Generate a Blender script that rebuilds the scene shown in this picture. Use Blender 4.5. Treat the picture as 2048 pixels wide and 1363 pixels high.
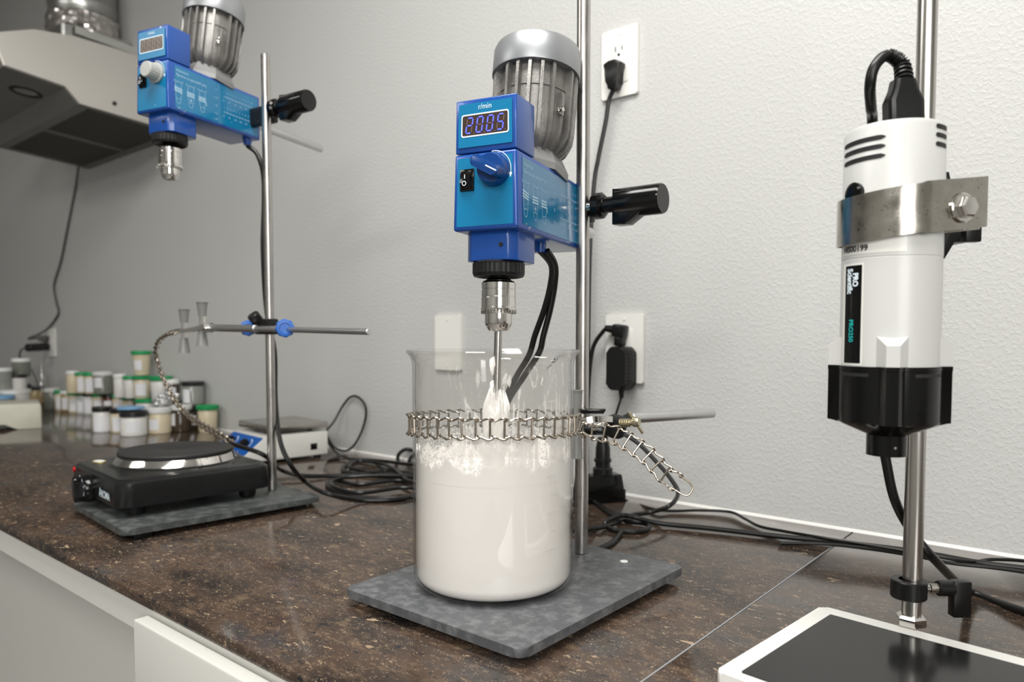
import bpy, bmesh, math, random
from mathutils import Vector, Matrix, Euler
PI = math.pi
random.seed(7)
SC = bpy.context.scene
for o in list(bpy.data.objects): bpy.data.objects.remove(o)
COL = SC.collection

# ---------------------------------------------------------------- camera
FPX, YAW, PITCH, SHY = 1473.34, 0.697863, 0.0490275, 61.24
CAM = Vector((0.0, -1.09163, 0.275))
Fw = Vector((-math.sin(YAW)*math.cos(PITCH), math.cos(YAW)*math.cos(PITCH), -math.sin(PITCH)))
Rt = Vector((math.cos(YAW), math.sin(YAW), 0)); Up = Rt.cross(Fw)
cam = bpy.data.cameras.new('camera'); camo = bpy.data.objects.new('camera', cam); COL.objects.link(camo)
camo.matrix_world = Matrix(((Rt.x, Up.x, -Fw.x, CAM.x), (Rt.y, Up.y, -Fw.y, CAM.y), (Rt.z, Up.z, -Fw.z, CAM.z), (0, 0, 0, 1)))
cam.sensor_width = 36; cam.lens = FPX/2048*36; cam.shift_y = SHY/2048; cam.clip_start = 0.02
cam.dof.use_dof = True; cam.dof.focus_distance = 0.74; cam.dof.aperture_fstop = 5.6
SC.camera = camo
# ---------------------------------------------------------------- light
w = bpy.data.worlds.new('world'); SC.world = w; w.use_nodes = True
w.node_tree.nodes['Background'].inputs[0].default_value = (1, .98, .95, 1)
w.node_tree.nodes['Background'].inputs[1].default_value = 0.14
def area(name, loc, target, sx, sy, power, color=(1, .985, .95)):
    l = bpy.data.lights.new(name, 'AREA'); l.shape = 'RECTANGLE'; l.size = sx; l.size_y = sy; l.energy = power; l.color = color
    o = bpy.data.objects.new(name, l); COL.objects.link(o); o.location = loc
    o.rotation_euler = (Vector(target)-Vector(loc)).to_track_quat('-Z', 'Y').to_euler(); return o
area('ceiling_light_near', (-0.30, -1.0, 1.72), (-0.30, -1.0, 0), 1.2, 0.6, 19)
area('ceiling_light_far', (-2.2, -2.3, 1.72), (-2.2, -2.3, 0), 1.2, 0.6, 10)
area('ceiling_light_room', (0.6, -3.0, 1.72), (0.0, -2.2, 0), 1.2, 0.6, 26)
area('front_fill_light', (1.4, -2.1, .75), (-.6, -.4, .3), .9, 1.1, 12, (1, .99, .97))  # added fill, no real window: brightens front faces and cream from camera right
SC.view_settings.view_transform = 'Standard'; SC.view_settings.look = 'None'
SC.view_settings.exposure = 1.08; SC.view_settings.gamma = 1; SC.view_settings.use_curve_mapping = False

# ---------------------------------------------------------------- measuring helpers (photo pixel -> point in the room)
def ray(px, py): return Fw + Rt*((px-1024)/FPX) - Up*((py-681.5-SHY)/FPX)
def onz(px, py, z=0.0): d = ray(px, py); return CAM + d*((z-CAM.z)/d.z)
def ony(px, py, y): d = ray(px, py); return CAM + d*((y-CAM.y)/d.y)
def onx(px, py, x): d = ray(px, py); return CAM + d*((x-CAM.x)/d.x)
def dep(px, py, t): return CAM + ray(px, py)*t
# ---------------------------------------------------------------- mesh helpers
def newbm(): return bmesh.new()
def box(bm, c, s, M=None, bev=0, seg=2):
    r = bmesh.ops.create_cube(bm, size=1); vs = r['verts']
    for v in vs: v.co = Vector((v.co.x*s[0]+c[0], v.co.y*s[1]+c[1], v.co.z*s[2]+c[2]))
    if bev:
        es = list({e for v in vs for e in v.link_edges})
        rr = bmesh.ops.bevel(bm, geom=es, offset=bev, segments=seg, affect='EDGES', profile=.5); vs = list({v for f in rr['faces'] for v in f.verts} | {v for v in vs if v.is_valid})
    if M: bmesh.ops.transform(bm, matrix=M, verts=vs)
    return vs
def align(p0, p1):
    p0, p1 = Vector(p0), Vector(p1); q = (p1-p0).to_track_quat('Z', 'Y')
    return Matrix.Translation(p0) @ q.to_matrix().to_4x4(), (p1-p0).length
def lathe(bm, prof, M=None, seg=32, cap=True, a0=0, a1=2*PI):
    full = abs(a1-a0-2*PI) < 1e-6; n = seg if full else seg+1; rings = []
    for r, z in prof:
        rings.append([bm.verts.new((r*math.cos(a0+(a1-a0)*i/seg), r*math.sin(a0+(a1-a0)*i/seg), z)) for i in range(n)])
    for a, b in zip(rings, rings[1:]):
        for i in range(n if full else n-1):
            j = (i+1) % n; bm.faces.new((a[i], a[j], b[j], b[i]))
    if cap and full:
        if prof[0][0] > 1e-6: bm.faces.new(rings[0][::-1])
        if prof[-1][0] > 1e-6: bm.faces.new(rings[-1])
    vs = [v for r in rings for v in r]
    if M: bmesh.ops.transform(bm, matrix=M, verts=vs)
    return vs
def cyl(bm, p0, p1, r, r1=None, seg=24, bev=0):
    M, L = align(p0, p1); r1 = r if r1 is None else r1
    if bev: pr = [(r-bev, 0), (r, bev), (r1, L-bev), (r1-bev, L)]
    else: pr = [(r, 0), (r1, L)]
    return lathe(bm, pr, M, seg)
def prism(bm, poly, z0, z1, M=None, bev=0):
    a = [bm.verts.new((x, y, z0)) for x, y in poly]; b = [bm.verts.new((x, y, z1)) for x, y in poly]
    n = len(poly); fs = [bm.faces.new(a[::-1]), bm.faces.new(b)]
    for i in range(n): fs.append(bm.faces.new((a[i], a[(i+1) % n], b[(i+1) % n], b[i])))
    vs = a+b
    if bev:
        es = list({e for v in vs for e in v.link_edges})
        r = bmesh.ops.bevel(bm, geom=es, offset=bev, segments=2, affect='EDGES', profile=.5); vs = list({v for f in r['faces'] for v in f.verts} | {v for v in vs if v.is_valid})
    if M: bmesh.ops.transform(bm, matrix=M, verts=vs)
    return vs
def hexa(bm, co, bev=0, M=None):    # co: 8 corners, bottom ring then top ring
    v = [bm.verts.new(c) for c in co]
    for f in ((3, 2, 1, 0), (4, 5, 6, 7), (0, 1, 5, 4), (1, 2, 6, 5), (2, 3, 7, 6), (3, 0, 4, 7)): bm.faces.new([v[i] for i in f])
    vs = v
    if bev:
        es = list({e for x in v for e in x.link_edges})
        r = bmesh.ops.bevel(bm, geom=es, offset=bev, segments=3, affect='EDGES', profile=.5); vs = list({x for f in r['faces'] for x in f.verts})
    if M: bmesh.ops.transform(bm, matrix=M, verts=vs)
def spline(pts, n=8, closed=False):
    P = [Vector(p) for p in pts]
    if len(P) < 3: return P
    out = []; m = len(P)
    rng = range(m if closed else m-1)
    for i in rng:
        if closed: a, b, c, d = P[(i-1) % m], P[i], P[(i+1) % m], P[(i+2) % m]
        else: a, b, c, d = P[max(i-1, 0)], P[i], P[i+1], P[min(i+2, m-1)]
        for k in range(n):
            t = k/n
            out.append(.5*((2*b)+(c-a)*t+(2*a-5*b+4*c-d)*t*t+(3*b-a-3*c+d)*t**3))
    if not closed: out.append(P[-1])
    return out
def tube(bm, pts, r, seg=10, n=8, closed=False, smooth=True):
    P = spline(pts, n, closed) if smooth else [Vector(p) for p in pts]
    N = len(P); T = []
    for i in range(N):
        a = P[(i-1) % N] if closed else P[max(i-1, 0)]; b = P[(i+1) % N] if closed else P[min(i+1, N-1)]
        T.append((b-a).normalized())
    nrm = T[0].orthogonal().normalized(); rings = []
    for i in range(N):
        nrm = (nrm - T[i]*nrm.dot(T[i])).normalized(); bi = T[i].cross(nrm)
        rr = r(i/(N-1)) if callable(r) else r
        rings.append([bm.verts.new(P[i] + (nrm*math.cos(2*PI*k/seg)+bi*math.sin(2*PI*k/seg))*rr) for k in range(seg)])
    for i in range(N if closed else N-1):
        a, b = rings[i], rings[(i+1) % N]
        off = 0
        if closed and i == N-1:
            off = min(range(seg), key=lambda s: (a[0].co-b[s].co).length)
        for k in range(seg): bm.faces.new((a[k], a[(k+1) % seg], b[(k+1+off) % seg], b[(k+off) % seg]))
    if not closed: bm.faces.new(rings[0][::-1]); bm.faces.new(rings[-1])
    return [v for g in rings for v in g]
def rrect(w_, h_, r, n=5, cx=0, cy=0):
    out = []
    for sx, sy, a in ((1, 1, 0), (-1, 1, PI/2), (-1, -1, PI), (1, -1, 1.5*PI)):
        for k in range(n+1):
            t = a+PI/2*k/n; out.append((cx+sx*(w_/2-r)+r*math.cos(t), cy+sy*(h_/2-r)+r*math.sin(t)))
    return out
_txt = {}
def text_polys(s, size, align_x='LEFT', bold=0.0, sx=1.0, shear=0):
    c = bpy.data.curves.new('t', 'FONT'); c.body = s; c.size = size; c.align_x = align_x; c.offset = bold; c.shear = shear; c.resolution_u = 3
    o = bpy.data.objects.new('t', c); COL.objects.link(o)
    me = bpy.data.meshes.new_from_object(o.evaluated_get(bpy.context.evaluated_depsgraph_get()))
    vs = [(v.co.x*sx, v.co.y) for v in me.vertices]; fs = [tuple(p.vertices) for p in me.polygons]
    bpy.data.objects.remove(o); bpy.data.curves.remove(c); bpy.data.meshes.remove(me)
    return vs, fs
def text(bm, s, size, fn, **k):
    vs, fs = text_polys(s, size, **k)
    V = [bm.verts.new(fn(x, y)) for x, y in vs]
    for f in fs:
        try: bm.faces.new([V[i] for i in f])
        except ValueError: pass
# ---------------------------------------------------------------- objects
ROOTS = {}
def link(name, bm, m, parent=None, world=False, smooth=.6, fixn=True):
    if fixn: bmesh.ops.recalc_face_normals(bm, faces=bm.faces)
    if parent and world: bm.transform(parent['_m'].inverted() if False else ROOTS[parent.name].inverted())
    me = bpy.data.meshes.new(name); bm.to_mesh(me); bm.free()
    if smooth:
        for p in me.polygons: p.use_smooth = True
        me.set_sharp_from_angle(angle=smooth)
    for x in (m if isinstance(m, (list, tuple)) else [m]): me.materials.append(x)
    o = bpy.data.objects.new(name, me); COL.objects.link(o)
    if parent: o.parent = parent; ROOTS[o.name] = ROOTS[parent.name]
    else: ROOTS[o.name] = Matrix.Identity(4)
    return o
def thing(name, label, cat, loc=(0, 0, 0), rz=0, group=None, rx=0, ry=0):
    o = bpy.data.objects.new(name, None); COL.objects.link(o); o.empty_display_size = .02
    o.location = loc; o.rotation_euler = (rx, ry, rz); o['label'] = label; o['category'] = cat
    if group: o['group'] = group
    ROOTS[o.name] = Matrix.Translation(loc) @ Euler((rx, ry, rz)).to_matrix().to_4x4(); return o
def tag(o, label, cat, group=None):
    o['label'] = label; o['category'] = cat
    if group: o['group'] = group
    return o
def struct(name, bm, m, parent=None, smooth=.6):
    o = link(name, bm, m, parent, smooth=smooth); o['kind'] = 'structure'; return o

# ---------------------------------------------------------------- materials
def mat(name, col, rough=.5, metal=0, var=.06, vs=40, bump=0, bs=200, chips=None, cs=60, ct=.68, cw=.02, coat=0, emit=None, es=0, spec=.5, trans=0, rvar=0, stretch=None, aniso=0):
    m = bpy.data.materials.new(name); m.use_nodes = True; nt = m.node_tree; N = nt.nodes; L = nt.links
    b = N['Principled BSDF']; b.inputs['Roughness'].default_value = rough; b.inputs['Metallic'].default_value = metal
    b.inputs['Specular IOR Level'].default_value = spec; b.inputs['Coat Weight'].default_value = coat; b.inputs['Transmission Weight'].default_value = trans
    if aniso: b.inputs['Anisotropic'].default_value = aniso
    tc = N.new('ShaderNodeTexCoord'); src = tc.outputs['Object']
    if stretch:
        mp = N.new('ShaderNodeMapping'); mp.inputs['Scale'].default_value = stretch; L.new(src, mp.inputs[0]); src = mp.outputs[0]
    nz = N.new('ShaderNodeTexNoise'); nz.inputs['Scale'].default_value = vs; nz.inputs['Detail'].default_value = 4; L.new(src, nz.inputs['Vector'])
    mx = N.new('ShaderNodeMix'); mx.data_type = 'RGBA'
    c1 = tuple(max(0, c*(1-var)) for c in col); c2 = tuple(min(1, c*(1+var)) for c in col)
    mx.inputs[6].default_value = (*c1, 1); mx.inputs[7].default_value = (*c2, 1); L.new(nz.outputs['Fac'], mx.inputs[0]); out = mx.outputs[2]
    if chips:
        n2 = N.new('ShaderNodeTexNoise'); n2.inputs['Scale'].default_value = cs; n2.inputs['Detail'].default_value = 6; n2.inputs['Roughness'].default_value = .65; L.new(tc.outputs['Object'], n2.inputs['Vector'])
        rp = N.new('ShaderNodeMapRange'); rp.inputs[1].default_value = ct; rp.inputs[2].default_value = ct+cw; L.new(n2.outputs['Fac'], rp.inputs[0])
        m2 = N.new('ShaderNodeMix'); m2.data_type = 'RGBA'; m2.inputs[7].default_value = (*chips, 1); L.new(rp.outputs[0], m2.inputs[0]); L.new(out, m2.inputs[6]); out = m2.outputs[2]
    L.new(out, b.inputs['Base Color'])
    if rvar:
        rr = N.new('ShaderNodeMapRange'); rr.inputs[3].default_value = max(0, rough-rvar); rr.inputs[4].default_value = rough+rvar; L.new(nz.outputs['Fac'], rr.inputs[0]); L.new(rr.outputs[0], b.inputs['Roughness'])
    if bump:
        n3 = N.new('ShaderNodeTexNoise'); n3.inputs['Scale'].default_value = bs; n3.inputs['Detail'].default_value = 3; L.new(src, n3.inputs['Vector'])
        bp = N.new('ShaderNodeBump'); bp.inputs['Strength'].default_value = bump; bp.inputs['Distance'].default_value = .001; L.new(n3.outputs['Fac'], bp.inputs['Height']); L.new(bp.outputs[0], b.inputs['Normal'])
    if emit: b.inputs['Emission Color'].default_value = (*emit, 1); b.inputs['Emission Strength'].default_value = es
    return m
M = {}
M['blue'] = mat('blue_paint', (.005, .062, .30), .28, chips=(.5, .5, .55), cs=45, ct=.675, coat=.3)
M['teal'] = mat('teal_panel', (.001, .165, .34), .33, chips=(.45, .6, .7), cs=90, ct=.69)
M['teal2'] = mat('teal_decal', (.004, .155, .32), .22, chips=(.5, .55, .55), cs=35, ct=.69, coat=.4)
M['whitepr'] = mat('white_print', (.75, .85, .92), .5)
M['paleprint'] = mat('pale_blue_print', (.38, .58, .72), .5)
M['castalu'] = mat('cast_aluminium', (.22, .212, .20), .42, .6, var=.5, vs=45, bump=.35, bs=500)
M['cowl'] = mat('silver_painted_cowl', (.30, .31, .32), .36, .5, var=.06, bump=.05, bs=900)
M['steel'] = mat('brushed_steel', (.50, .48, .45), .24, 1, var=.12, vs=30, stretch=(1, 1, .02), rvar=.08)
M['steelworn'] = mat('worn_steel_rod', (.46, .44, .42), .3, 1, var=.3, vs=200, stretch=(1, 1, .15), rvar=.12)
M['chrome'] = mat('chrome', (.72, .70, .67), .1, 1, var=.1)
M['zinc'] = mat('alu_rod', (.62, .62, .62), .33, 1, var=.08)
M['chain'] = mat('nickel_wire', (.42, .37, .31), .24, 1, var=.15, vs=300)
M['brass'] = mat('brass_plated_bolt', (.60, .54, .38), .26, 1, var=.15, vs=300)
M['black'] = mat('black_plastic', (.006, .006, .006), .32, var=.2, spec=.35)
M['blackgloss'] = mat('black_gloss_plastic', (.003, .003, .003), .14, var=.2, spec=.35)
M['blackmatt'] = mat('black_rubber', (.007, .007, .007), .45, var=.2, spec=.3)
M['cable'] = mat('black_cable', (.007, .007, .0065), .34, var=.15, spec=.35)
M['greycable'] = mat('grey_cable', (.09, .085, .075), .5)
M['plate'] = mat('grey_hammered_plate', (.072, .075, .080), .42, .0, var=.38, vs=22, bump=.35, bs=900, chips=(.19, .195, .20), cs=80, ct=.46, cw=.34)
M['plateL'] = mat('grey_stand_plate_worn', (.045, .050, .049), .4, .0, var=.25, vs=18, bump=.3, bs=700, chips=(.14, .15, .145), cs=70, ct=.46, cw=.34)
M['whiteplastic'] = mat('white_plastic', (.57, .57, .55), .3, var=.015)
M['whitepaint'] = mat('white_laminate', (.66, .65, .61), .35, var=.015)
M['outlet'] = mat('white_outlet_plastic', (.78, .77, .73), .3, var=.01)
M['dark'] = mat('dark_void', (.01, .01, .01), .6)
M['brownled'] = mat('unlit_display', (.05, .032, .025), .25, var=.1)
M['ledoff'] = mat('unlit_segment', (.28, .22, .17), .4)
M['ledoffd'] = mat('dim_unlit_segment', (.14, .09, .07), .4)
M['led'] = mat('lit_segment', (.03, .04, .4), .4, emit=(.06, .08, 1), es=1.5)
M['greyknob'] = mat('grey_knob_plastic', (.38, .39, .37), .4)
M['blueknob'] = mat('blue_knob_plastic', (.004, .045, .20), .25, chips=(.5, .5, .55), cs=120, ct=.74)
M['ironplate'] = mat('cast_iron_burner', (.020, .019, .019), .5, spec=.35, var=.2, bump=.2, bs=600)
M['aroma'] = mat('black_enamel', (.009, .0095, .0095), .26, spec=.4, var=.3, vs=20, bump=.12, bs=500)
M['frost'] = mat('frosted_plastic', (.20, .20, .19), .35)
M['green'] = mat('green_lid', (.004, .27, .08), .4)
M['whitelid'] = mat('white_lid', (.72, .72, .70), .4)
M['blacklid'] = mat('black_lid', (.012, .012, .012), .35)
M['cream_jar'] = mat('cream_filled_jar', (.60, .52, .37), .3)
M['white_jar'] = mat('white_jar', (.66, .65, .62), .3)
M['clear_jar'] = mat('greenish_clear_jar', (.23, .24, .20), .15, trans=.3)
M['grey_jar'] = mat('murky_grey_jar', (.33, .34, .31), .15, trans=.3)
M['dark_jar'] = mat('dark_filled_jar', (.05, .035, .022), .12)
M['amber_jar'] = mat('amber_filled_jar', (.34, .25, .11), .2)
M['red_jar'] = mat('dark_red_jar', (.08, .012, .006), .2)
M['label'] = mat('paper_label', (.72, .72, .74), .6)
M['bluelid'] = mat('pale_blue_lid', (.19, .38, .60), .4)
M['beige'] = mat('beige_scale_housing', (.56, .54, .45), .4)
M['bluepanel'] = mat('blue_control_panel', (.004, .10, .42), .35)
M['bluered'] = mat('red_light', (.4, .01, .01), .3)
M['foil'] = mat('aluminium_foil', (.7, .7, .7), .22, 1)
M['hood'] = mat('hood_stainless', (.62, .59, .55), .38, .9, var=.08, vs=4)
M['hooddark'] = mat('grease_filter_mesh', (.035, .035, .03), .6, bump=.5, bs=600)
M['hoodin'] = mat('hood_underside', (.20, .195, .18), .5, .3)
M['galv'] = mat('galvanised_duct', (.5, .5, .48), .3, 1, var=.15, vs=12, stretch=(1, 1, 6))
M['teallet'] = mat('teal_lettering', (.01, .42, .40), .5)
M['gold'] = mat('gold_sticker', (.5, .4, .12), .3, .6)
M['bandsteel'] = mat('scratched_band_steel', (.50, .47, .42), .2, 1, var=.2, vs=90, chips=(.06, .055, .05), cs=420, ct=.63, rvar=.12)
M['padblack'] = mat('black_rubber_mat', (.010, .010, .010), .16, spec=.4, var=.25, vs=14)
M['cream'] = mat('white_cream', (.87, .842, .815), .3, var=.01, vs=8)

def wall_mat():
    m = mat('painted_orange_peel_wall', (.53, .53, .515), .5, var=.015, vs=3); nt = m.node_tree; N, L = nt.nodes, nt.links; b = N['Principled BSDF']
    tc = N['Texture Coordinate']
    n1 = N.new('ShaderNodeTexNoise'); n1.inputs['Scale'].default_value = 170; n1.inputs['Detail'].default_value = 2.5; n1.inputs['Distortion'].default_value = .1; L.new(tc.outputs['Object'], n1.inputs['Vector'])
    r1 = N.new('ShaderNodeMapRange'); r1.interpolation_type = 'SMOOTHSTEP'; r1.inputs[1].default_value = .47; r1.inputs[2].default_value = .62; L.new(n1.outputs['Fac'], r1.inputs[0])
    n2 = N.new('ShaderNodeTexNoise'); n2.inputs['Scale'].default_value = 340; n2.inputs['Detail'].default_value = 2; L.new(tc.outputs['Object'], n2.inputs['Vector'])
    ad = N.new('ShaderNodeMath'); ad.operation = 'MULTIPLY_ADD'; ad.inputs[1].default_value = .35; L.new(n2.outputs['Fac'], ad.inputs[0]); L.new(r1.outputs[0], ad.inputs[2])
    bp = N.new('ShaderNodeBump'); bp.inputs['Strength'].default_value = .3; bp.inputs['Distance'].default_value = .0009; L.new(ad.outputs[0], bp.inputs['Height']); L.new(bp.outputs[0], b.inputs['Normal'])
    return m
def counter_mat():
    m = bpy.data.materials.new('speckled_brown_solid_surface'); m.use_nodes = True; nt = m.node_tree; N, L = nt.nodes, nt.links; b = N['Principled BSDF']
    tc = N.new('ShaderNodeTexCoord'); mp = N.new('ShaderNodeMapping'); mp.inputs['Scale'].default_value = (.65, 1.25, 1); mp.inputs['Rotation'].default_value = (0, 0, .3); L.new(tc.outputs['Object'], mp.inputs[0])
    def noise(s, d=5, v=mp.outputs[0], rg=.6):
        n = N.new('ShaderNodeTexNoise'); n.inputs['Scale'].default_value = s; n.inputs['Detail'].default_value = d; n.inputs['Roughness'].default_value = rg; L.new(v, n.inputs['Vector']); return n
    def ramp(src, stops):
        r = N.new('ShaderNodeValToRGB'); e = r.color_ramp.elements
        while len(e) < len(stops): e.new(.5)
        for i, (p, c) in enumerate(stops): e[i].position = p; e[i].color = (*c, 1)
        L.new(src, r.inputs[0]); return r
    def mix(f, a, c):
        x = N.new('ShaderNodeMix'); x.data_type = 'RGBA'; L.new(f, x.inputs[0]); L.new(a, x.inputs[6])
        if isinstance(c, tuple): x.inputs[7].default_value = (*c, 1)
        else: L.new(c, x.inputs[7])
        return x.outputs[2]
    n1 = noise(11); base = ramp(n1.outputs['Fac'], [(.30, (.015, .013, .013)), (.43, (.040, .029, .023)), (.55, (.070, .046, .033)), (.66, (.044, .040, .038)), (.78, (.095, .066, .045))]).outputs[0]
    n2 = noise(55, 6); f = N.new('ShaderNodeMapRange'); f.inputs[1].default_value = .55; f.inputs[2].default_value = .75; L.new(n2.outputs['Fac'], f.inputs[0])
    base = mix(f.outputs[0], base, (.14, .095, .062))
    n3 = noise(90, 4); f = N.new('ShaderNodeMapRange'); f.inputs[1].default_value = .60; f.inputs[2].default_value = .68; L.new(n3.outputs['Fac'], f.inputs[0])
    base = mix(f.outputs[0], base, (.014, .015, .018))
    for sc, dist, keep, c in ((330, .30, .72, (.42, .31, .21)), (240, .26, .88, (.006, .006, .007)), (150, .33, .945, (.32, .23, .15)), (75, .34, .985, (.36, .27, .18))):
        nz = noise(sc*1.7, 1); sub = N.new('ShaderNodeMixRGB'); sub.inputs[0].default_value = .012 if sc > 100 else .02; L.new(mp.outputs[0], sub.inputs[1]); L.new(nz.outputs['Color'], sub.inputs[2])
        v = N.new('ShaderNodeTexVoronoi'); v.inputs['Scale'].default_value = sc; L.new(sub.outputs[0], v.inputs['Vector'])
        lt = N.new('ShaderNodeMath'); lt.operation = 'LESS_THAN'; lt.inputs[1].default_value = dist; L.new(v.outputs['Distance'], lt.inputs[0])
        sp = N.new('ShaderNodeSeparateColor'); L.new(v.outputs['Color'], sp.inputs[0])
        gt = N.new('ShaderNodeMath'); gt.operation = 'GREATER_THAN'; gt.inputs[1].default_value = keep; L.new(sp.outputs[0], gt.inputs[0])
        mu = N.new('ShaderNodeMath'); mu.operation = 'MULTIPLY'; L.new(lt.outputs[0], mu.inputs[0]); L.new(gt.outputs[0], mu.inputs[1])
        m2 = N.new('ShaderNodeMath'); m2.operation = 'MULTIPLY'; m2.inputs[1].default_value = .85; L.new(mu.outputs[0], m2.inputs[0])
        base = mix(m2.outputs[0], base, c)
    L.new(base, b.inputs['Base Color'])
    rr = N.new('ShaderNodeMapRange'); rr.inputs[3].default_value = .07; rr.inputs[4].default_value = .15; L.new(noise(5).outputs['Fac'], rr.inputs[0]); L.new(rr.outputs[0], b.inputs['Roughness'])
    b.inputs['Specular IOR Level'].default_value = .5
    return m
def glass_mat(tint=(.988, .986, .980), edge=.10):
    m = bpy.data.materials.new('clear_borosilicate_glass'); m.use_nodes = True; nt = m.node_tree; N, L = nt.nodes, nt.links; N.remove(N['Principled BSDF'])
    tr = N.new('ShaderNodeBsdfTransparent'); gl = N.new('ShaderNodeBsdfGlossy'); gl.inputs['Roughness'].default_value = .02
    lw = N.new('ShaderNodeLayerWeight'); lw.inputs['Blend'].default_value = .15
    r = N.new('ShaderNodeValToRGB'); r.color_ramp.elements[0].color = (*tint, 1); r.color_ramp.elements[0].position = .3; r.color_ramp.elements[1].color = (.66, .65, .64, 1); r.color_ramp.elements[1].position = 1
    L.new(lw.outputs['Facing'], r.inputs[0]); L.new(r.outputs[0], tr.inputs[0])
    pw = N.new('ShaderNodeMath'); pw.operation = 'POWER'; pw.inputs[1].default_value = 5.0
    lf = N.new('ShaderNodeLayerWeight'); lf.inputs['Blend'].default_value = .5; L.new(lf.outputs['Facing'], pw.inputs[0])
    fr = N.new('ShaderNodeMath'); fr.operation = 'MULTIPLY_ADD'; fr.inputs[1].default_value = .90; fr.inputs[2].default_value = .045; L.new(pw.outputs[0], fr.inputs[0])
    nz = N.new('ShaderNodeTexNoise'); nz.inputs['Scale'].default_value = 12; tc = N.new('ShaderNodeTexCoord'); L.new(tc.outputs['Object'], nz.inputs['Vector'])
    bp = N.new('ShaderNodeBump'); bp.inputs['Strength'].default_value = .1; bp.inputs['Distance'].default_value = .002; L.new(nz.outputs['Fac'], bp.inputs['Height']); L.new(bp.outputs[0], gl.inputs['Normal'])
    mx = N.new('ShaderNodeMixShader'); L.new(fr.outputs[0], mx.inputs[0]); L.new(tr.outputs[0], mx.inputs[1]); L.new(gl.outputs[0], mx.inputs[2])
    L.new(mx.outputs[0], N['Material Output'].inputs[0]); return m
M['wall'] = wall_mat(); M['counter'] = counter_mat(); M['glass'] = glass_mat()

# ================================================================ THE ROOM
CD = .754        # counter depth
def quadbox(name, lo, hi, m):
    bm = newbm(); box(bm, [(a+b)/2 for a, b in zip(lo, hi)], [b-a for a, b in zip(lo, hi)]); return struct(name, bm, m, smooth=0)
FZ = -.91; CZ = 1.75; XL, XR, YF = -5.2, 2.6, -4.2
M['room'] = mat('room_paint', (.60, .60, .58), .6, var=.02); M['floorm'] = mat('grey_floor', (.22, .21, .2), .4)
quadbox('wall_back', (XL, 0, FZ), (XR, .1, CZ), M['wall'])
quadbox('wall_left', (XL-.1, YF, FZ), (XL, .1, CZ), M['wall'])
quadbox('wall_right', (XR, YF, FZ), (XR+.1, .1, CZ), M['room'])
quadbox('wall_front', (XL-.1, YF-.1, FZ), (XR+.1, YF, CZ), M['room'])
quadbox('floor', (XL-.1, YF-.1, FZ-.1), (XR+.1, .1, FZ), M['floorm'])
quadbox('ceiling', (XL-.1, YF-.1, CZ), (XR+.1, .1, CZ+.1), M['room'])
bm = newbm(); prism(bm, [(0, 0), (-.0035, 0), (-.0028, .0018), (-.001, .0032), (0, .004)], XL, XR, Matrix(((0, 0, 1, 0), (1, 0, 0, 0), (0, 1, 0, 0), (0, 0, 0, 1))))
struct('trim_1', bm, mat('white_caulk', (.72, .71, .68), .5))
# ---- countertop
SX = -.2897
ct = thing('countertop', 'dark brown speckled worktop running along the wall', 'countertop', (-1.5, -CD/2, -.012))
bm = newbm()
box(bm, ((XL+SX-.0006)/2, -CD/2, -.006), (SX-.0006-XL, CD, .012), bev=.0012)
box(bm, ((XR+SX+.0006)/2, -CD/2, -.006), (XR-SX-.0006, CD, .012), bev=.0012)
link('worktop_slab', bm, M['counter'], ct, world=True)
bm = newbm(); box(bm, (SX, -CD/2-.02, -.0058), (.0011, CD-.05, .0118)); link('seam', bm, mat('grey_seam_filler', (.30, .31, .33), .4), ct, world=True)['label'] = 'thin pale grey joint line'
# ---- cabinets
cab = thing('base_cabinet', 'white base cabinet under the worktop with an open knee space', 'cabinet', (-1.5, -.6, FZ))
bm = newbm(); box(bm, ((XL+XR)/2, -CD+.014, -.0295), (XR-XL-.02, .018, .034)); link('rail', bm, M['whitepaint'], cab, world=True, smooth=0)
bm = newbm(); box(bm, ((XL-.79)/2, -.62, (FZ-.047)/2), (-.79-XL, .018, -.05-FZ)); link('back_panel', bm, M['whitepaint'], cab, world=True, smooth=0)
bm = newbm(); box(bm, (-.787, -.375, (FZ-.047)/2), (.018, .71, -.05-FZ)); link('side_panel', bm, M['whitepaint'], cab, world=True, smooth=0)
bm = newbm(); box(bm, (-.095, -.7595, -.0200-.11), (1.385, .0165, .22), bev=.0025); link('drawer_front', bm, M['whitepaint'], cab, world=True)
bm = newbm()
for sx in (-.745, .565): box(bm, (sx, -.50, -.13), (.014, .514, .12))
box(bm, (-.09, -.50, -.193), (1.32, .514, .01)); link('drawer_box', bm, M['whitepaint'], cab, world=True, smooth=0)
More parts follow.
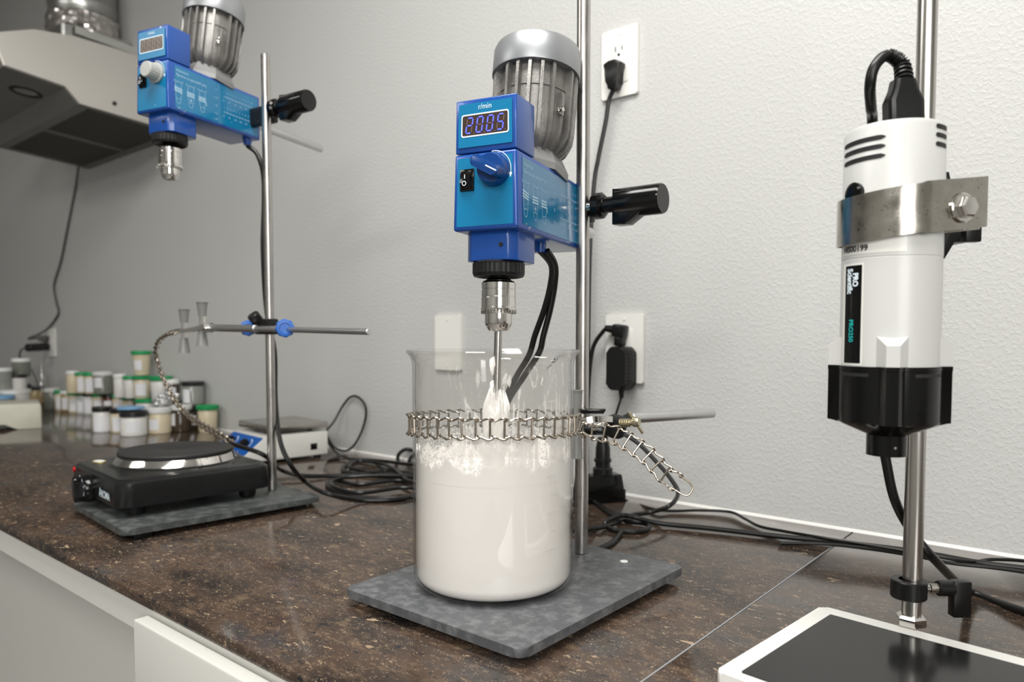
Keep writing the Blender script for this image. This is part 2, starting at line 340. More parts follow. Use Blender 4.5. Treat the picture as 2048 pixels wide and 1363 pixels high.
# ---- wall plates
def plate(px, pz, w_, h_, label, kind):
    t = thing('wall_outlet' if kind else 'blank_wall_plate', label, 'outlet' if kind else 'wall plate', (px, -.0005, pz))
    bm = newbm(); prism(bm, rrect(w_, h_, .003), 0, .006, Matrix.Rotation(PI/2, 4, 'X'), bev=.0018); link('cover_plate', bm, M['outlet'], t)
    if kind:
        bm = newbm(); prism(bm, rrect(.034, .067, .002), .0055, .0075, Matrix.Rotation(PI/2, 4, 'X'), bev=.0005); rc = link('receptacle', bm, M['outlet'], t)
        for s in (1, -1):
            bm = newbm(); z = s*.0195
            for x, hh in ((-.0064, .0085), (.0064, .007)): box(bm, (x, -.0077, z+.003), (.0016, .0006, hh))
            lathe(bm, [(.0024, 0), (.0024, .0005)], Matrix.Translation((0, -.0075, z-.007)) @ Matrix.Rotation(PI/2, 4, 'X'), 12)
            link('socket_slots', bm, M['dark'], rc)
    for s in (1, -1):
        bm = newbm(); lathe(bm, [(.003, 0), (.0028, .0008), (0, .001)], Matrix.Translation((0, -.0062, s*(h_/2-.009))) @ Matrix.Rotation(PI/2, 4, 'X'), 12); link('screw', bm, M['outlet'], t)
    return t
a, b2 = ony(1209, 70, 0), ony(1277, 186, 0); plate((a.x+b2.x)/2, (a.z+b2.z)/2, .070, .114, 'upper white outlet plate with a black plug behind the tall rod', 1); OU = Vector(((a.x+b2.x)/2, 0, (a.z+b2.z)/2))
a, b2 = ony(1216, 629, 0), ony(1289, 766, 0); plate((a.x+b2.x)/2, (a.z+b2.z)/2, .074, .117, 'lower white outlet plate with a power adapter hanging on it', 1); OL = Vector(((a.x+b2.x)/2, 0, (a.z+b2.z)/2))
a, b2 = ony(873, 630, 0), ony(926, 741, 0); plate((a.x+b2.x)/2, (a.z+b2.z)/2, .074, .114, 'blank white wall plate behind the rim of the glass beaker', 0)
a, b2 = ony(97, 657, 0), ony(114, 712, 0); plate((a.x+b2.x)/2, (a.z+b2.z)/2, .074, .114, 'small distant outlet plate left of the jars', 1); OF = Vector(((a.x+b2.x)/2, 0, (a.z+b2.z)/2))

# ================================================================ STANDS
def stand(name, label, F, yaw, w_, d_, zt, th, rod_h, rod_r, mp, mr, rod_at=None, slant=0):
    """F: front right corner on plan; local origin = plate centre at counter level"""
    c = Vector((F[0], F[1], 0)) + Matrix.Rotation(yaw, 3, 'Z') @ Vector((-w_/2, d_/2, 0))
    t = thing('support_stand', label, 'lab stand', (c.x, c.y, 0), yaw)
    bm = newbm(); prism(bm, rrect(w_, d_, .010), zt-th, zt, bev=.0012); link('base_plate', bm, mp, t)
    for sx in (-1, 1):
        for sy in (-1, 1):
            bm = newbm(); box(bm, (sx*(w_/2-.028), sy*(d_/2-.03), (zt-th)/2), (.03, .022, zt-th), bev=.001); link('foot', bm, M['blackmatt'], t)
    rl = rod_at or (0, d_/2-.033)
    bm = newbm(); cyl(bm, (rl[0], rl[1], zt), (rl[0], rl[1], rod_h), rod_r, bev=.001, seg=32); link('rod', bm, mr, t)
    wl = Matrix.Translation(c) @ Matrix.Rotation(yaw, 4, 'Z') @ Vector((rl[0], rl[1], 0))
    return t, wl
ZT = .018
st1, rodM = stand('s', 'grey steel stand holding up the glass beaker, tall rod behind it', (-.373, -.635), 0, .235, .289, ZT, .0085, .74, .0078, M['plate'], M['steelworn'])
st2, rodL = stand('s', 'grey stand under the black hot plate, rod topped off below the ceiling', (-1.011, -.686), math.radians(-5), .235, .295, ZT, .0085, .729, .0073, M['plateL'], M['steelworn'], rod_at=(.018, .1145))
# label spot on the plate: the small white dot
bm = newbm(); lathe(bm, [(.0045, 0), (.0042, .0006)], Matrix.Translation(onz(1248, 1122, ZT)), 20); tag(link('paint_drop', bm, M['whitelid']), 'small white dried drop on the grey base plate', 'paint drop')
# right stand: white plate with black mat
t3c = Vector((-.2366, -.567, 0)); yR = math.radians(-5.6)
RR = Matrix.Rotation(yR, 3, 'Z'); cR = t3c + RR @ Vector((.115, .0975, 0))
st3 = thing('support_stand', 'white base plate stand with black mat and steel rod at right', 'lab stand', cR, yR)
bm = newbm(); prism(bm, rrect(.23, .195, .006), .006, .018, bev=.0018); link('base_plate', bm, M['outlet'], st3)
bm = newbm(); prism(bm, rrect(.204, .165, .001), .018, .0192, Matrix.Translation((.003, -.004, 0))); link('mat', bm, M['padblack'], st3)['label'] = 'black rubber mat'
for sx in (-1, 1):
    for sy in (-1, 1):
        bm = newbm(); cyl(bm, (sx*.095, sy*.078, 0), (sx*.095, sy*.078, .006), .009); link('foot', bm, M['blackmatt'], st3)
rodR = onz(1822, 1250, .018); rl = RR.inverted() @ (rodR - cR); rl.z = 0
rodR.z = 0
bm = newbm(); cyl(bm, (rl.x, rl.y, .0195), (rl.x, rl.y, .78), .0080, seg=32); link('rod', bm, M['steel'], st3)
bm = newbm(); lathe(bm, [(.0095, 0), (.0125, .0015), (.0125, .008), (.0105, .010)], Matrix.Translation((rl.x, rl.y, .018)), 6); link('nut', bm, M['chrome'], st3, smooth=.3)

# ================================================================ BEAKER, CREAM, SHAFT
BC = Vector((-.5035, -.5215, ZT)); BR = .083; BH = .240; GT = .0024
def spoutf(a):
    d = math.atan2(math.sin(a+.27), math.cos(a+.27)); return math.exp(-(d/.16)**2)
def beaker_bm():
    bm = newbm(); seg = 96
    outer = []
    rc = .016
    for k in range(9): t = PI/2*k/8; outer.append((BR-rc+rc*math.sin(t), rc-rc*math.cos(t)))
    for k in range(1, 9): outer.append((BR, rc+(BH-.014-rc)*k/8))
    outer += [(BR+.0006, BH-.009), (BR+.0022, BH-.005), (BR+.0045, BH-.0018), (BR+.0062, BH-.0004)]
    inner = [(BR+.0064, BH+.0010), (BR+.0052, BH+.0022), (BR+.0030, BH-.0002), (BR-.0002, BH-.0050), (BR-GT, BH-.010)]
    for k in range(1, 8): inner.append((BR-GT, BH-.014-(BH-.014-rc)*k/8))
    for k in range(9): t = PI/2*(1-k/8); inner.append((BR-rc+(rc-GT)*math.sin(t), rc-(rc-GT*1.3)*math.cos(t)))
    rings = []
    for r, z in outer+inner:
        ring = []
        for i in range(seg):
            a = 2*PI*i/seg; s = spoutf(a)*max(0, (z-(BH-.030))/.030)
            rr = r+.014*s*s; zz = z-.0075*s
            ring.append(bm.verts.new((rr*math.cos(a), rr*math.sin(a), zz)))
        rings.append(ring)
    for a, b in zip(rings, rings[1:]):
        for i in range(seg): j = (i+1) % seg; bm.faces.new((a[i], a[j], b[j], b[i]))
    bm.faces.new(rings[0][::-1]); bm.faces.new(rings[-1])
    return bm
bk = thing('beaker', 'large glass beaker with a spout, more than half full of white cream', 'beaker', BC)
link('glass_wall', beaker_bm(), M['glass'], bk)
bm = newbm()   # faint graduations
def oncyl(r, a, z, c=Vector((0, 0, 0))): return c+Vector((r*math.cos(a), r*math.sin(a), z))
for k in range(9):
    z = .05+.018*k; ln = .16 if k % 2 == 0 else .09
    V = [bm.verts.new(oncyl(BR+.0002, -.02+ln*i/4*-1, z+dz)) for i in range(5) for dz in (0, .0009)]
    for i in range(4): bm.faces.new((V[2*i], V[2*i+2], V[2*i+3], V[2*i+1]))
link('graduation_marks', bm, mat('faint_enamel', (.62, .61, .59), .5), bk)
CL = .118      # cream level above beaker base
def residue_mat():
    m = bpy.data.materials.new('cream_smeared_on_glass'); m.use_nodes = True; nt = m.node_tree; N, L = nt.nodes, nt.links; b = N['Principled BSDF']
    b.inputs['Base Color'].default_value = (.87, .842, .815, 1); b.inputs['Roughness'].default_value = .35
    tc = N.new('ShaderNodeTexCoord'); sx = N.new('ShaderNodeSeparateXYZ'); L.new(tc.outputs['Object'], sx.inputs[0])
    def math_(op, a, b_=None, c=None):
        n = N.new('ShaderNodeMath'); n.operation = op
        for i, v in enumerate((a, b_, c)):
            if v is None: continue
            if isinstance(v, (int, float)): n.inputs[i].default_value = v
            else: L.new(v, n.inputs[i])
        return n.outputs[0]
    def rng(s, a, c, d=0, e=1):
        n = N.new('ShaderNodeMapRange'); n.interpolation_type = 'SMOOTHSTEP'
        for i, v in enumerate((a, c, d, e)): n.inputs[i+1].default_value = v
        L.new(s, n.inputs[0]); return n.outputs[0]
    def noise(s, d, sc=(1, 1, 1), dist=0):
        mp = N.new('ShaderNodeMapping'); mp.inputs['Scale'].default_value = sc; L.new(tc.outputs['Object'], mp.inputs[0])
        n = N.new('ShaderNodeTexNoise'); n.inputs['Scale'].default_value = s; n.inputs['Detail'].default_value = d; n.inputs['Roughness'].default_value = .6; n.inputs['Distortion'].default_value = dist; L.new(mp.outputs[0], n.inputs['Vector']); return n.outputs['Fac']
    z = sx.outputs['Z']
    zz = math_('SUBTRACT', z, math_('MULTIPLY', noise(40, 3, (1, 1, .25)), .055))
    solid = rng(zz, CL-.014, CL-.007, 1, 0)
    # fine speckle just above the dense band
    sp = noise(420, 3); th = rng(z, CL+.004, CL+.085, .50, .74)
    speck = rng(math_('SUBTRACT', sp, th), 0, .03)
    # streaks of a spatula wiped on the right side (towards +x)
    st = noise(26, 5, (2.2, 2.2, .55), 2.2); side = rng(sx.outputs['X'], -.01, .05)
    sth = rng(z, CL+.03, BH-.03, .43, .56)
    streak = math_('MULTIPLY', math_('MULTIPLY', rng(math_('SUBTRACT', st, sth), 0, .10), side), .8)
    film = math_('MULTIPLY', rng(z, CL+.0, BH-.02, .20, .05), noise(18, 2))
    f = math_('MAXIMUM', math_('MAXIMUM', solid, math_('MULTIPLY', speck, .85)), math_('MAXIMUM', streak, film))
    L.new(f, b.inputs['Alpha']); return m
cr = thing('cream', 'thick white cream filling the lower part of the beaker', 'cream', BC)
bm = newbm(); ri = BR-GT-.0004; rc = .016
pr = [(0, .0035)]+[(BR-rc+(rc-GT-.0004)*math.sin(PI/2*k/8), rc-(rc-GT*1.3-.0004)*math.cos(PI/2*k/8)) for k in range(9)]+[(ri, .05), (ri, CL), (ri-.0015, CL-.0015), (ri*.6, CL-.003), (.02, CL-.008), (.0045, CL-.010)]
lathe(bm, pr[1:], None, 96); link('cream_body', bm, M['cream'], cr)
bm = newbm(); lathe(bm, [(ri+.0001, CL-.003), (ri+.0001, CL+.03), (ri+.0001, CL+.06), (ri+.0001, BH-.012)], None, 96, cap=False)
link('smear_on_glass', bm, residue_mat(), cr)['label'] = 'smears and specks of cream above its surface'

# ================================================================ OVERHEAD STIRRERS
SEG = {'a': ((0, 1), (1, 1)), 'g': ((0, 0), (1, 0)), 'd': ((0, -1), (1, -1)), 'f': ((0, 1), (0, 0)), 'b': ((1, 1), (1, 0)), 'e': ((0, 0), (0, -1)), 'c': ((1, 0), (1, -1))}
DIG = {'2': 'abged', '0': 'abcdef', '5': 'afgcd', '9': 'abfgcd', ' ': ''}
def stirrer(label, loc, yaw, S_, lit, knobgrey, shaft):
    t = thing('overhead_stirrer', label, 'stirrer', loc, yaw, rx=math.radians(-1.1))
    s = S_
    def X(v): return Vector(v)*s
    def TM(*a): return Matrix.Scale(s, 4) @ (Matrix.Translation(a) if a else Matrix.Identity(4))
    hw, a_, L_, hb, h2 = .036, .032, .160, .0758, .1288
    kt = .047
    def put(name, bm, m, par=t, **k): bm.transform(Matrix.Scale(s, 4)); return link(name, bm, m, par, **k)
    w0, w1, w2 = hw, hw*(1-kt), hw*(1-kt*h2/hb*.9)
    bm = newbm(); hexa(bm, [(-w0, -a_, 0), (w0, -a_, 0), (w0, L_, 0), (-w0, L_, 0), (-w1, -a_, hb), (w1, -a_, hb), (w1, L_, hb), (-w1, L_, hb)], bev=.003)
    housing = put('housing', bm, M['blue'])
    bm = newbm(); hexa(bm, [(-w1*.985, -a_+.001, hb+.0008), (w1*.985, -a_+.001, hb+.0008), (w1*.985, .012, hb+.0008), (-w1*.985, .012, hb+.0008), (-w2, -a_+.001, h2), (w2, -a_+.001, h2), (w2, .012, h2), (-w2, .012, h2)], bev=.0014)
    disp = put('display_housing', bm, M['blue'])
    def fr(x, z, o=.0006): # point on front face
        return Vector((x*(1-kt*z/hb), -a_-o, z))
    def frontpanel(z0, z1, m, name, par):
        bm = newbm(); prism(bm, rrect(2*hw-.009, z1-z0, .001), 0, .0008, Matrix(((1, 0, 0, 0), (0, 0, -1, -a_+.0003), (0, 1, 0, (z0+z1)/2), (0, 0, 0, 1))))
        for v in bm.verts: v.co.x *= (1-kt*v.co.z/hb)
        return put(name, bm, m, par)
    frontpanel(.004, hb-.0045, M['teal'], 'front_panel', housing)
    frontpanel(hb+.006, h2-.0045, M['teal'], 'display_panel', disp)
    # window
    cz = hb+.0270
    def flat(poly, o, name, m, par):
        bm = newbm(); V = [bm.verts.new(fr(x, z, o)) for x, z in poly]; bm.faces.new(V); return put(name, bm, m, par, smooth=0)
    if True:
        o1 = rrect(.0560, .0222, .0025, cx=0, cy=cz); i1 = rrect(.0534, .0196, .0018, cx=0, cy=cz)
        bm = newbm(); A = [bm.verts.new(fr(x, z, .0008)) for x, z in o1]; B = [bm.verts.new(fr(x, z, .0008)) for x, z in i1]; n = len(A)
        for i in range(n): bm.faces.new((A[i], A[(i+1) % n], B[(i+1) % n], B[i]))
        put('window_frame', bm, M['whitepr'], disp, smooth=0)
    flat(i1, .0007, 'display_window', M['brownled'], disp)
    for on in (0, 1):
        bm = newbm(); cnt = 0
        for i, ch in enumerate('2009' if False else ('2005' if lit else '    ')):
            x0 = -.0215+i*.0122; sw = .0066; sh = .0073
            for sg, ((ax, az), (bx, bz)) in SEG.items():
                isn = sg in DIG[ch]
                if isn != bool(on): continue
                p0 = Vector((x0+ax*sw+az*.0011, 0, cz+az*sh)); p1 = Vector((x0+bx*sw+bz*.0011, 0, cz+bz*sh)); d = (p1-p0); L0 = d.length; d.normalize(); q = Vector((-d.z, 0, d.x))
                p0 += d*.0011; p1 -= d*.0011; hwid = .00062
                V = [p0-d*.0004, p0+q*hwid, p1+q*hwid, p1+d*.0004, p1-q*hwid, p0-q*hwid]
                bm.faces.new([bm.verts.new(fr(v.x, v.z, .0010)) for v in V]); cnt += 1
            if not on:
                lathe(bm, [(.0007, 0), (.0006, .0001)], Matrix.Translation(fr(x0+sw+.0022, cz-.0078, .0009)) @ Matrix.Rotation(PI/2, 4, 'X'), 8)
        if cnt: put('lit_digits' if on else 'unlit_segments', bm, M['led'] if on else (M['ledoffd'] if lit else M['ledoff']), disp, smooth=0)
        else: bm.free()
    bm = newbm(); text(bm, 'r/min', .0075, lambda x, y: fr(x, cz+.0148+y, .0009), align_x='CENTER'); put('lettering', bm, M['whitepr'], disp, smooth=0)
    # arrow arc round the knob
    kx, kz = .0115, .057
    bm = newbm(); N0 = 14
    for i in range(N0):
        t0 = math.radians(100-i*8); t1 = math.radians(100-(i+1)*8)
        bm.faces.new([bm.verts.new(fr(kx+r*math.cos(t_), kz+r*math.sin(t_), .0009)) for r, t_ in ((.0188, t0), (.0188, t1), (.0181, t1), (.0181, t0))])
    te = math.radians(100-N0*8); ex, ez = kx+.0185*math.cos(te), kz+.0185*math.sin(te)
    bm.faces.new([bm.verts.new(fr(x, z, .0009)) for x, z in ((ex-.0018, ez), (ex+.0018, ez), (ex-.0004, ez-.005))]); put('rotation_arrow', bm, M['whitepr'], housing, smooth=0)
    # knob
    bm = newbm(); MK = Matrix.Translation((kx, -a_-.0008, kz)) @ Matrix.Rotation(PI/2, 4, 'X')
    if knobgrey:
        rp = []
        seg = 48; rings = []
        for r, z, g in ((.0155, 0, 0), (.0155, .003, 0), (.0135, .0035, 1), (.0122, .019, 1), (.0110, .0205, 0), (0.0001, .0207, 0)):
            rings.append([bm.verts.new(((r*(1-.06*g*(i % 2)))*math.cos(2*PI*i/seg), (r*(1-.06*g*(i % 2)))*math.sin(2*PI*i/seg), z)) for i in range(seg)])
        for A, B in zip(rings, rings[1:]):
            for i in range(seg): j = (i+1) % seg; bm.faces.new((A[i], A[j], B[j], B[i]))
        bm.transform(MK); put('speed_knob', bm, M['greyknob'], housing, smooth=.3)['label'] = 'grey fluted knob'
    else:
        lathe(bm, [(.0165, 0), (.0162, .004), (.0148, .009), (.0140, .0115), (.0135, .012)], None, 36)
        prism(bm, [(x, y) for x, y in rrect(.012, .033, .005)], .006, .023, Matrix.Rotation(math.radians(62), 4, 'Z'), bev=.0018)
        bm.transform(MK); kb = put('speed_knob', bm, M['blueknob'], housing, smooth=.5)
        bm = newbm(); box(bm, (0, .0085, .0232), (.0012, .013, .0006), Matrix.Rotation(math.radians(62+180), 4, 'Z')); bm.transform(MK); put('pointer', bm, M['whitepr'], kb, smooth=0)
    # switch
    bm = newbm(); sxx, szz = -.0190, .0495
    box(bm, (sxx, -a_-.0012, szz), (.0155, .0022, .0215), bev=.0006); sw_ = put('switch_bezel', bm, M['blackgloss'], housing)
    bm = newbm(); V = prism(bm, [(-.0085, 0), (-.0085, .0020), (-.004, .0052), (.0085, .0018), (.0085, 0)], -.0056, .0056, Matrix(((0, 0, 1, sxx), (0, -1, 0, -a_-.0020), (1, 0, 0, szz), (0, 0, 0, 1))), bev=.0004)
    put('rocker', bm, M['blackgloss'], sw_)
    bm = newbm(); box(bm, (sxx, -a_-.0064, szz+.0025), (.0007, .0004, .0040), Matrix.Identity(4))
    O = rrect(.0048, .0048, .0024, cx=sxx, cy=szz-.0043)
    I = rrect(.0034, .0034, .0017, cx=sxx, cy=szz-.0043)
    A = [bm.verts.new((x, -a_-.0076+(.0), z)) for x, z in O]; B = [bm.verts.new((x, -a_-.0076, z)) for x, z in I]; n = len(A)
    for i in range(n): bm.faces.new((A[i], A[(i+1) % n], B[(i+1) % n], B[i]))
    put('switch_marks', bm, M['whitepr'], sw_, smooth=0)
    # side decal with printing
    def sd(u, z, o=.0006): return Vector((hw*(1-kt*z/hb)+o, u, z))
    for side in (1,):
        bm = newbm(); V = [bm.verts.new(sd(u, z, .0004)) for u, z in rrect(L_+a_-.018, hb-.010, .0015, cx=(L_-a_)/2+.003, cy=hb/2)]; bm.faces.new(V)
        dc = put('side_decal', bm, M['teal2'], housing, smooth=0)
    bm = newbm()
    text(bm, 'Attention:', .0058, lambda x, y: sd(-.017+x, .0625+y)); text(bm, 'Reverse at standstill only', .0058, lambda x, y: sd(-.017+x, .0555+y))
    put('small_lettering', bm, M['paleprint'], dc, smooth=0)
    bm = newbm()
    def ln(u0, z0, u1, z1, w_=.0005):
        p0, p1 = Vector((u0, z0)), Vector((u1, z1)); d = (p1-p0).normalized(); q = Vector((-d.y, d.x))*w_/2
        bm.faces.new([bm.verts.new(sd(v.x, v.y, .0007)) for v in (p0+q, p1+q, p1-q, p0-q)])
    for k in range(3):
        u = -.0135+k*.0235+ (0 if k < 2 else -.001); zt_ = .0455-.003*k*0
        for sg in (-1, 1):
            ln(u+sg*.0055, zt_, u+sg*.0055, zt_-.018); ln(u+sg*.0055, zt_-.018, u+sg*.0035, zt_-.030); ln(u+sg*.0035, zt_-.030, u+sg*.0015, zt_-.0325)
            ln(u+sg*.0080, zt_+.003, u+sg*.0020, zt_); ln(u+sg*.008, zt_+.003, u+sg*.008, zt_-.0005); ln(u+sg*.002, zt_, u, zt_+.003)
        ln(u-.0015, zt_-.0325, u+.0015, zt_-.0325); ln(u-.0035, zt_-.025, u+.0035, zt_-.025)
        for j in range(3): ln(u-.0075, zt_-.0095-j*.0028+(.002 if k == 0 else 0), u+.0070, zt_-.0095-j*.0028, .0016)
        if k == 1: ln(u, zt_-.018, u, zt_-.024, .001); ln(u-.0025, zt_-.021, u+.0025, zt_-.021, .001)
        if k == 2: ln(u+.007, zt_-.014, u+.009, zt_-.020, .0012)
        text(bm, '123'[k] if False else 'I', .004, lambda x, y: sd(u+x-.0005, zt_+.008+y, .0007))
    for row, zz_ in ((0, .052), (1, .0265)):
        u0 = .078; u1 = .138
        ln(u0, zz_, u1, zz_, .0006)
        for k in range(10):
            uu = u0+(u1-u0)*k/9; ln(uu, zz_-.002, uu, zz_+.002)
            text(bm, str(k+1), .0042, lambda x, y: sd(uu+x-.001, zz_+.006+y, .0007))
        for k, sx_ in enumerate(('50', '80', '250', '300', '400', '500')[:6]):
            uu = u0+(u1-u0)*k/5; text(bm, sx_, .0036, lambda x, y: sd(uu+x-.003, zz_-.008+y, .0007))
        text(bm, 'I' if row == 0 else 'II', .0055, lambda x, y: sd(.060+x, zz_+.004+y, .0007)); text(bm, 'r/min', .0036, lambda x, y: sd(.057+x, zz_-.008+y, .0007))
    put('scale_printing', bm, M['paleprint'], dc, smooth=0)
    # gearbox neck, knurled ring, chuck
    bm = newbm(); ch = .008; nx, ny0, ny1 = .0285, -.022, .034
    poly = [(-nx+ch, ny0), (nx-ch, ny0), (nx, ny0+ch), (nx, ny1-ch), (nx-ch, ny1), (-nx+ch, ny1), (-nx, ny1-ch), (-nx, ny0+ch)]
    prism(bm, poly, -.029, .001, bev=.0012); nk = put('neck', bm, M['blue'])
    bm = newbm(); lathe(bm, [(.0022, 0), (.0020, .0012)], Matrix.Translation((.0135, ny0-.0002, -.014)) @ Matrix.Rotation(PI/2, 4, 'X'), 12)
    cyl(bm, (-nx+.001, 0, -.016), (-nx-.003, 0, -.016), .0022); put('grub_screw', bm, M['dark'], nk)
    bm = newbm(); seg = 72; rings = []
    for r, z, g in ((.0245, -.0285, 0), (.0268, -.0305, 0), (.0268, -.0315, 1), (.0268, -.0405, 1), (.0255, -.0435, 0), (.0235, -.0440, 0), (.0130, -.0385, 0)):
        rings.append([bm.verts.new((r*(1-.02*g*(i % 2))*math.cos(2*PI*i/seg), r*(1-.02*g*(i % 2))*math.sin(2*PI*i/seg), z)) for i in range(seg)])
    for A, B in zip(rings, rings[1:]):
        for i in range(seg): j = (i+1) % seg; bm.faces.new((A[i], A[j], B[j], B[i]))
    bm.faces.new(rings[0]); put('knurled_ring', bm, M['blackmatt'], smooth=.25)
    bm = newbm(); lathe(bm, [(.010, -.038), (.010, -.0445), (.014, -.0475), (.014, -.0480)], None, 32); put('spindle', bm, M['black'])
    bm = newbm()
    lathe(bm, [(.0160, -.0482), (.0176, -.0500), (.0176, -.0560), (.0171, -.0563), (.0171, -.0570), (.0176, -.0573), (.0176, -.0640), (.0173, -.0642), (.0173, -.0650), (.0178, -.0652), (.0178, -.0745), (.0182, -.0750), (.0182, -.0790), (.0172, -.0805), (.0140, -.0808), (.0140, -.0905), (.0136, -.0925), (.0100, -.0985), (.0065, -.0990), (.0065, -.0970)], None, 48)
    ck = put('chuck', bm, M['chrome'])
    bm = newbm()
    for k in range(36):
        a = 2*PI*k/36; box(bm, (.0180, 0, -.0795), (.0016, .0014, .0035), Matrix.Rotation(a, 4, 'Z'))
    put('chuck_teeth', bm, M['steel'], ck, smooth=0)
    # motor: tilted slightly back
    MT = Matrix.Translation((0, .074, hb)) @ Matrix.Rotation(math.radians(-8.0), 4, 'X') @ Matrix.Diagonal((1, 1, .945, 1))
    bm = newbm(); o8 = [(.050*math.cos(PI/8+PI/4*k), .050*math.sin(PI/8+PI/4*k)) for k in range(8)]; o8t = [(x*.78, y*.78) for x, y in o8]
    Ab = [bm.verts.new((x, y, -.003)) for x, y in o8]; At = [bm.verts.new((x, y, .005)) for x, y in o8]; Bt = [bm.verts.new((x, y, .024)) for x, y in o8t]
    bm.faces.new(Ab[::-1]); bm.faces.new(Bt)
    for A, B in ((Ab, At), (At, Bt)):
        for i in range(8): j = (i+1) % 8; bm.faces.new((A[i], A[j], B[j], B[i]))
    for v in bm.verts: v.co.x *= .80
    bm.transform(MT @ Matrix.Translation((0, .004, 0))); put('motor_flange', bm, mat('grey_cast_flange', (.22, .22, .215), .45, .3, bump=.2, bs=600), smooth=.2)
    bm = newbm(); lathe(bm, [(.026, .018), (.032, .024), (.0375, .034), (.0398, .045), (.0402, .112), (.039, .125)], None, 48)
    nf = 22
    for k in range(nf):
        a = 2*PI*(k+.5)/nf; Rz = Matrix.Rotation(a, 4, 'Z')
        if k % 6 == 2: z1 = .086
        else: z1 = .120
        poly = [(.024, .017), (.031, .019), (.0400, .027), (.0455, .038), (.0468, .048), (.0480, z1-.008), (.0465, z1-.001), (.043, z1), (.038, z1)]
        hwf = .0013
        A = [bm.verts.new(Rz @ Vector((r, -hwf*1.35, z))) for r, z in poly]; B = [bm.verts.new(Rz @ Vector((r, hwf*1.35, z))) for r, z in poly]; n = len(poly)
        bm.faces.new(A); bm.faces.new(B[::-1])
        for i in range(n): bm.faces.new((A[i], A[(i+1) % n], B[(i+1) % n], B[i]))
    lathe(bm, [(.0402, .0905), (.0412, .0912), (.0412, .0924), (.0402, .093)], None, 48)
    bm.transform(MT); mh = put('motor_housing', bm, M['castalu'], smooth=.4)
    bm = newbm(); lathe(bm, [(.0440, .118), (.0492, .117), (.0495, .118), (.0490, .146), (.0470, .151), (.0420, .1535), (.020, .1545), (.001, .1545)], None, 64)
    bm.transform(MT); put('fan_cowl', bm, M['cowl'], mh)
    bm = newbm(); MS = MT @ Matrix.Rotation(math.radians(-28), 4, 'Z')
    cyl(bm, (.043, 0, .062), (.052, 0, .062), .0022, seg=12); cyl(bm, (.0505, 0, .066), (.0505, 0, .055), .0014, seg=10); lathe(bm, [(.0038, 0), (.0038, .0015)], Matrix.Translation((.046, 0, .062)) @ Matrix.Rotation(PI/2, 4, 'Y'), 6)
    bm.transform(MS); put('earth_screw', bm, M['chrome'], mh)
    # rear arm
    bm = newbm(); cyl(bm, (.0, L_-.001, .040), (.0, L_+.115 if lit else L_+.205, .040), .0072, bev=.001); put('mounting_arm', bm, M['zinc'])
    if lit:
        bm = newbm(); cyl(bm, (.012, .078, .003), (.012, .078, -.010), .0075, .006); put('cable_gland', bm, M['blue'], housing)
    else:
        bm = newbm(); cyl(bm, (.020, .145, .003), (.020, .145, -.010), .009, .006); put('cable_gland', bm, M['blue'], housing)
    return t
ms = stirrer('blue overhead stirrer with lit 2005 display, its shaft dipping into the cream', (-.4981, -.5184, .3784), .2500, 1.0, True, False, True)
ls = stirrer('blue overhead stirrer with grey knob and empty chuck above the hot plate', (-1.137, -.551, .608), .2575, .96, False, True, False)
CH = ROOTS[ms.name] @ Vector((0, 0, -.099))
sd0 = (ROOTS[ms.name].to_3x3() @ Vector((0, 0, -1))).normalized()
sh = thing('stirring_rod', 'steel stirring shaft from the chuck down into the cream', 'stirring rod', CH)
END = CH + Vector((-.004, -.002, 0)) + sd0*.235
bm = newbm(); cyl(bm, CH-sd0*(-.0005), END, .0040, seg=20); link('shaft', bm, M['steelworn'], sh, world=True)
# cream coat on the shaft: ragged feathered sleeve
def shaft_at(z): k = (z-CH.z)/(END.z-CH.z); return CH+(END-CH)*k
bm = newbm(); seg = 40; rings = []; zl = ZT+CL-.008
rs = random.Random(3)
feather = [rs.uniform(-1, 1) for _ in range(seg)]
for k in range(17):
    f = k/16; z = zl+(.084)*f
    base_r = .0115-.0025*math.sin(f/.55*PI) if f < .55 else .0115+.0022*math.sin((f-.55)/.3*PI/2) if f < .85 else .0137-.0055*((f-.85)/.15)
    ring = []
    for i in range(seg):
        a = 2*PI*i/seg; r = base_r*(1+.05*math.sin(3*a+5*f)+.04*math.sin(5*a-9*f)); zz_ = z
        if f > .7: r *= 1+.22*feather[i]*(f-.7)/.3; zz_ += .012*feather[(i*7) % seg]*(f-.7)/.3
        c = shaft_at(zz_); off = Vector((.66, -.75, 0))*(-.001)
        ring.append(bm.verts.new((c.x+off.x+r*math.cos(a), c.y+off.y+r*math.sin(a), zz_)))
    rings.append(ring)
for A, B in zip(rings, rings[1:]):
    for i in range(seg): j = (i+1) % seg; bm.faces.new((A[i], A[j], B[j], B[i]))
bm.faces.new(rings[-1]); link('cream_coating', bm, M['cream'], sh, world=True, smooth=1.0)['label'] = 'white cream clinging to the shaft'
bm = newbm()
for z, r, rr in ((ZT+BH-.013, .006, 3), (ZT+BH-.035, .0045, 2)):
    c = shaft_at(z)
    V = bmesh.ops.create_icosphere(bm, subdivisions=2, radius=1)['verts']
    for v in V: n0 = 1+.25*math.sin(9*v.co.x+4*v.co.z); v.co = Vector((v.co.x*r*.55*n0, v.co.y*r*.55*n0, v.co.z*r*1.6*n0)) + c + Vector((-.003, -.003, 0))
link('cream_blob', bm, M['cream'], sh, world=True)

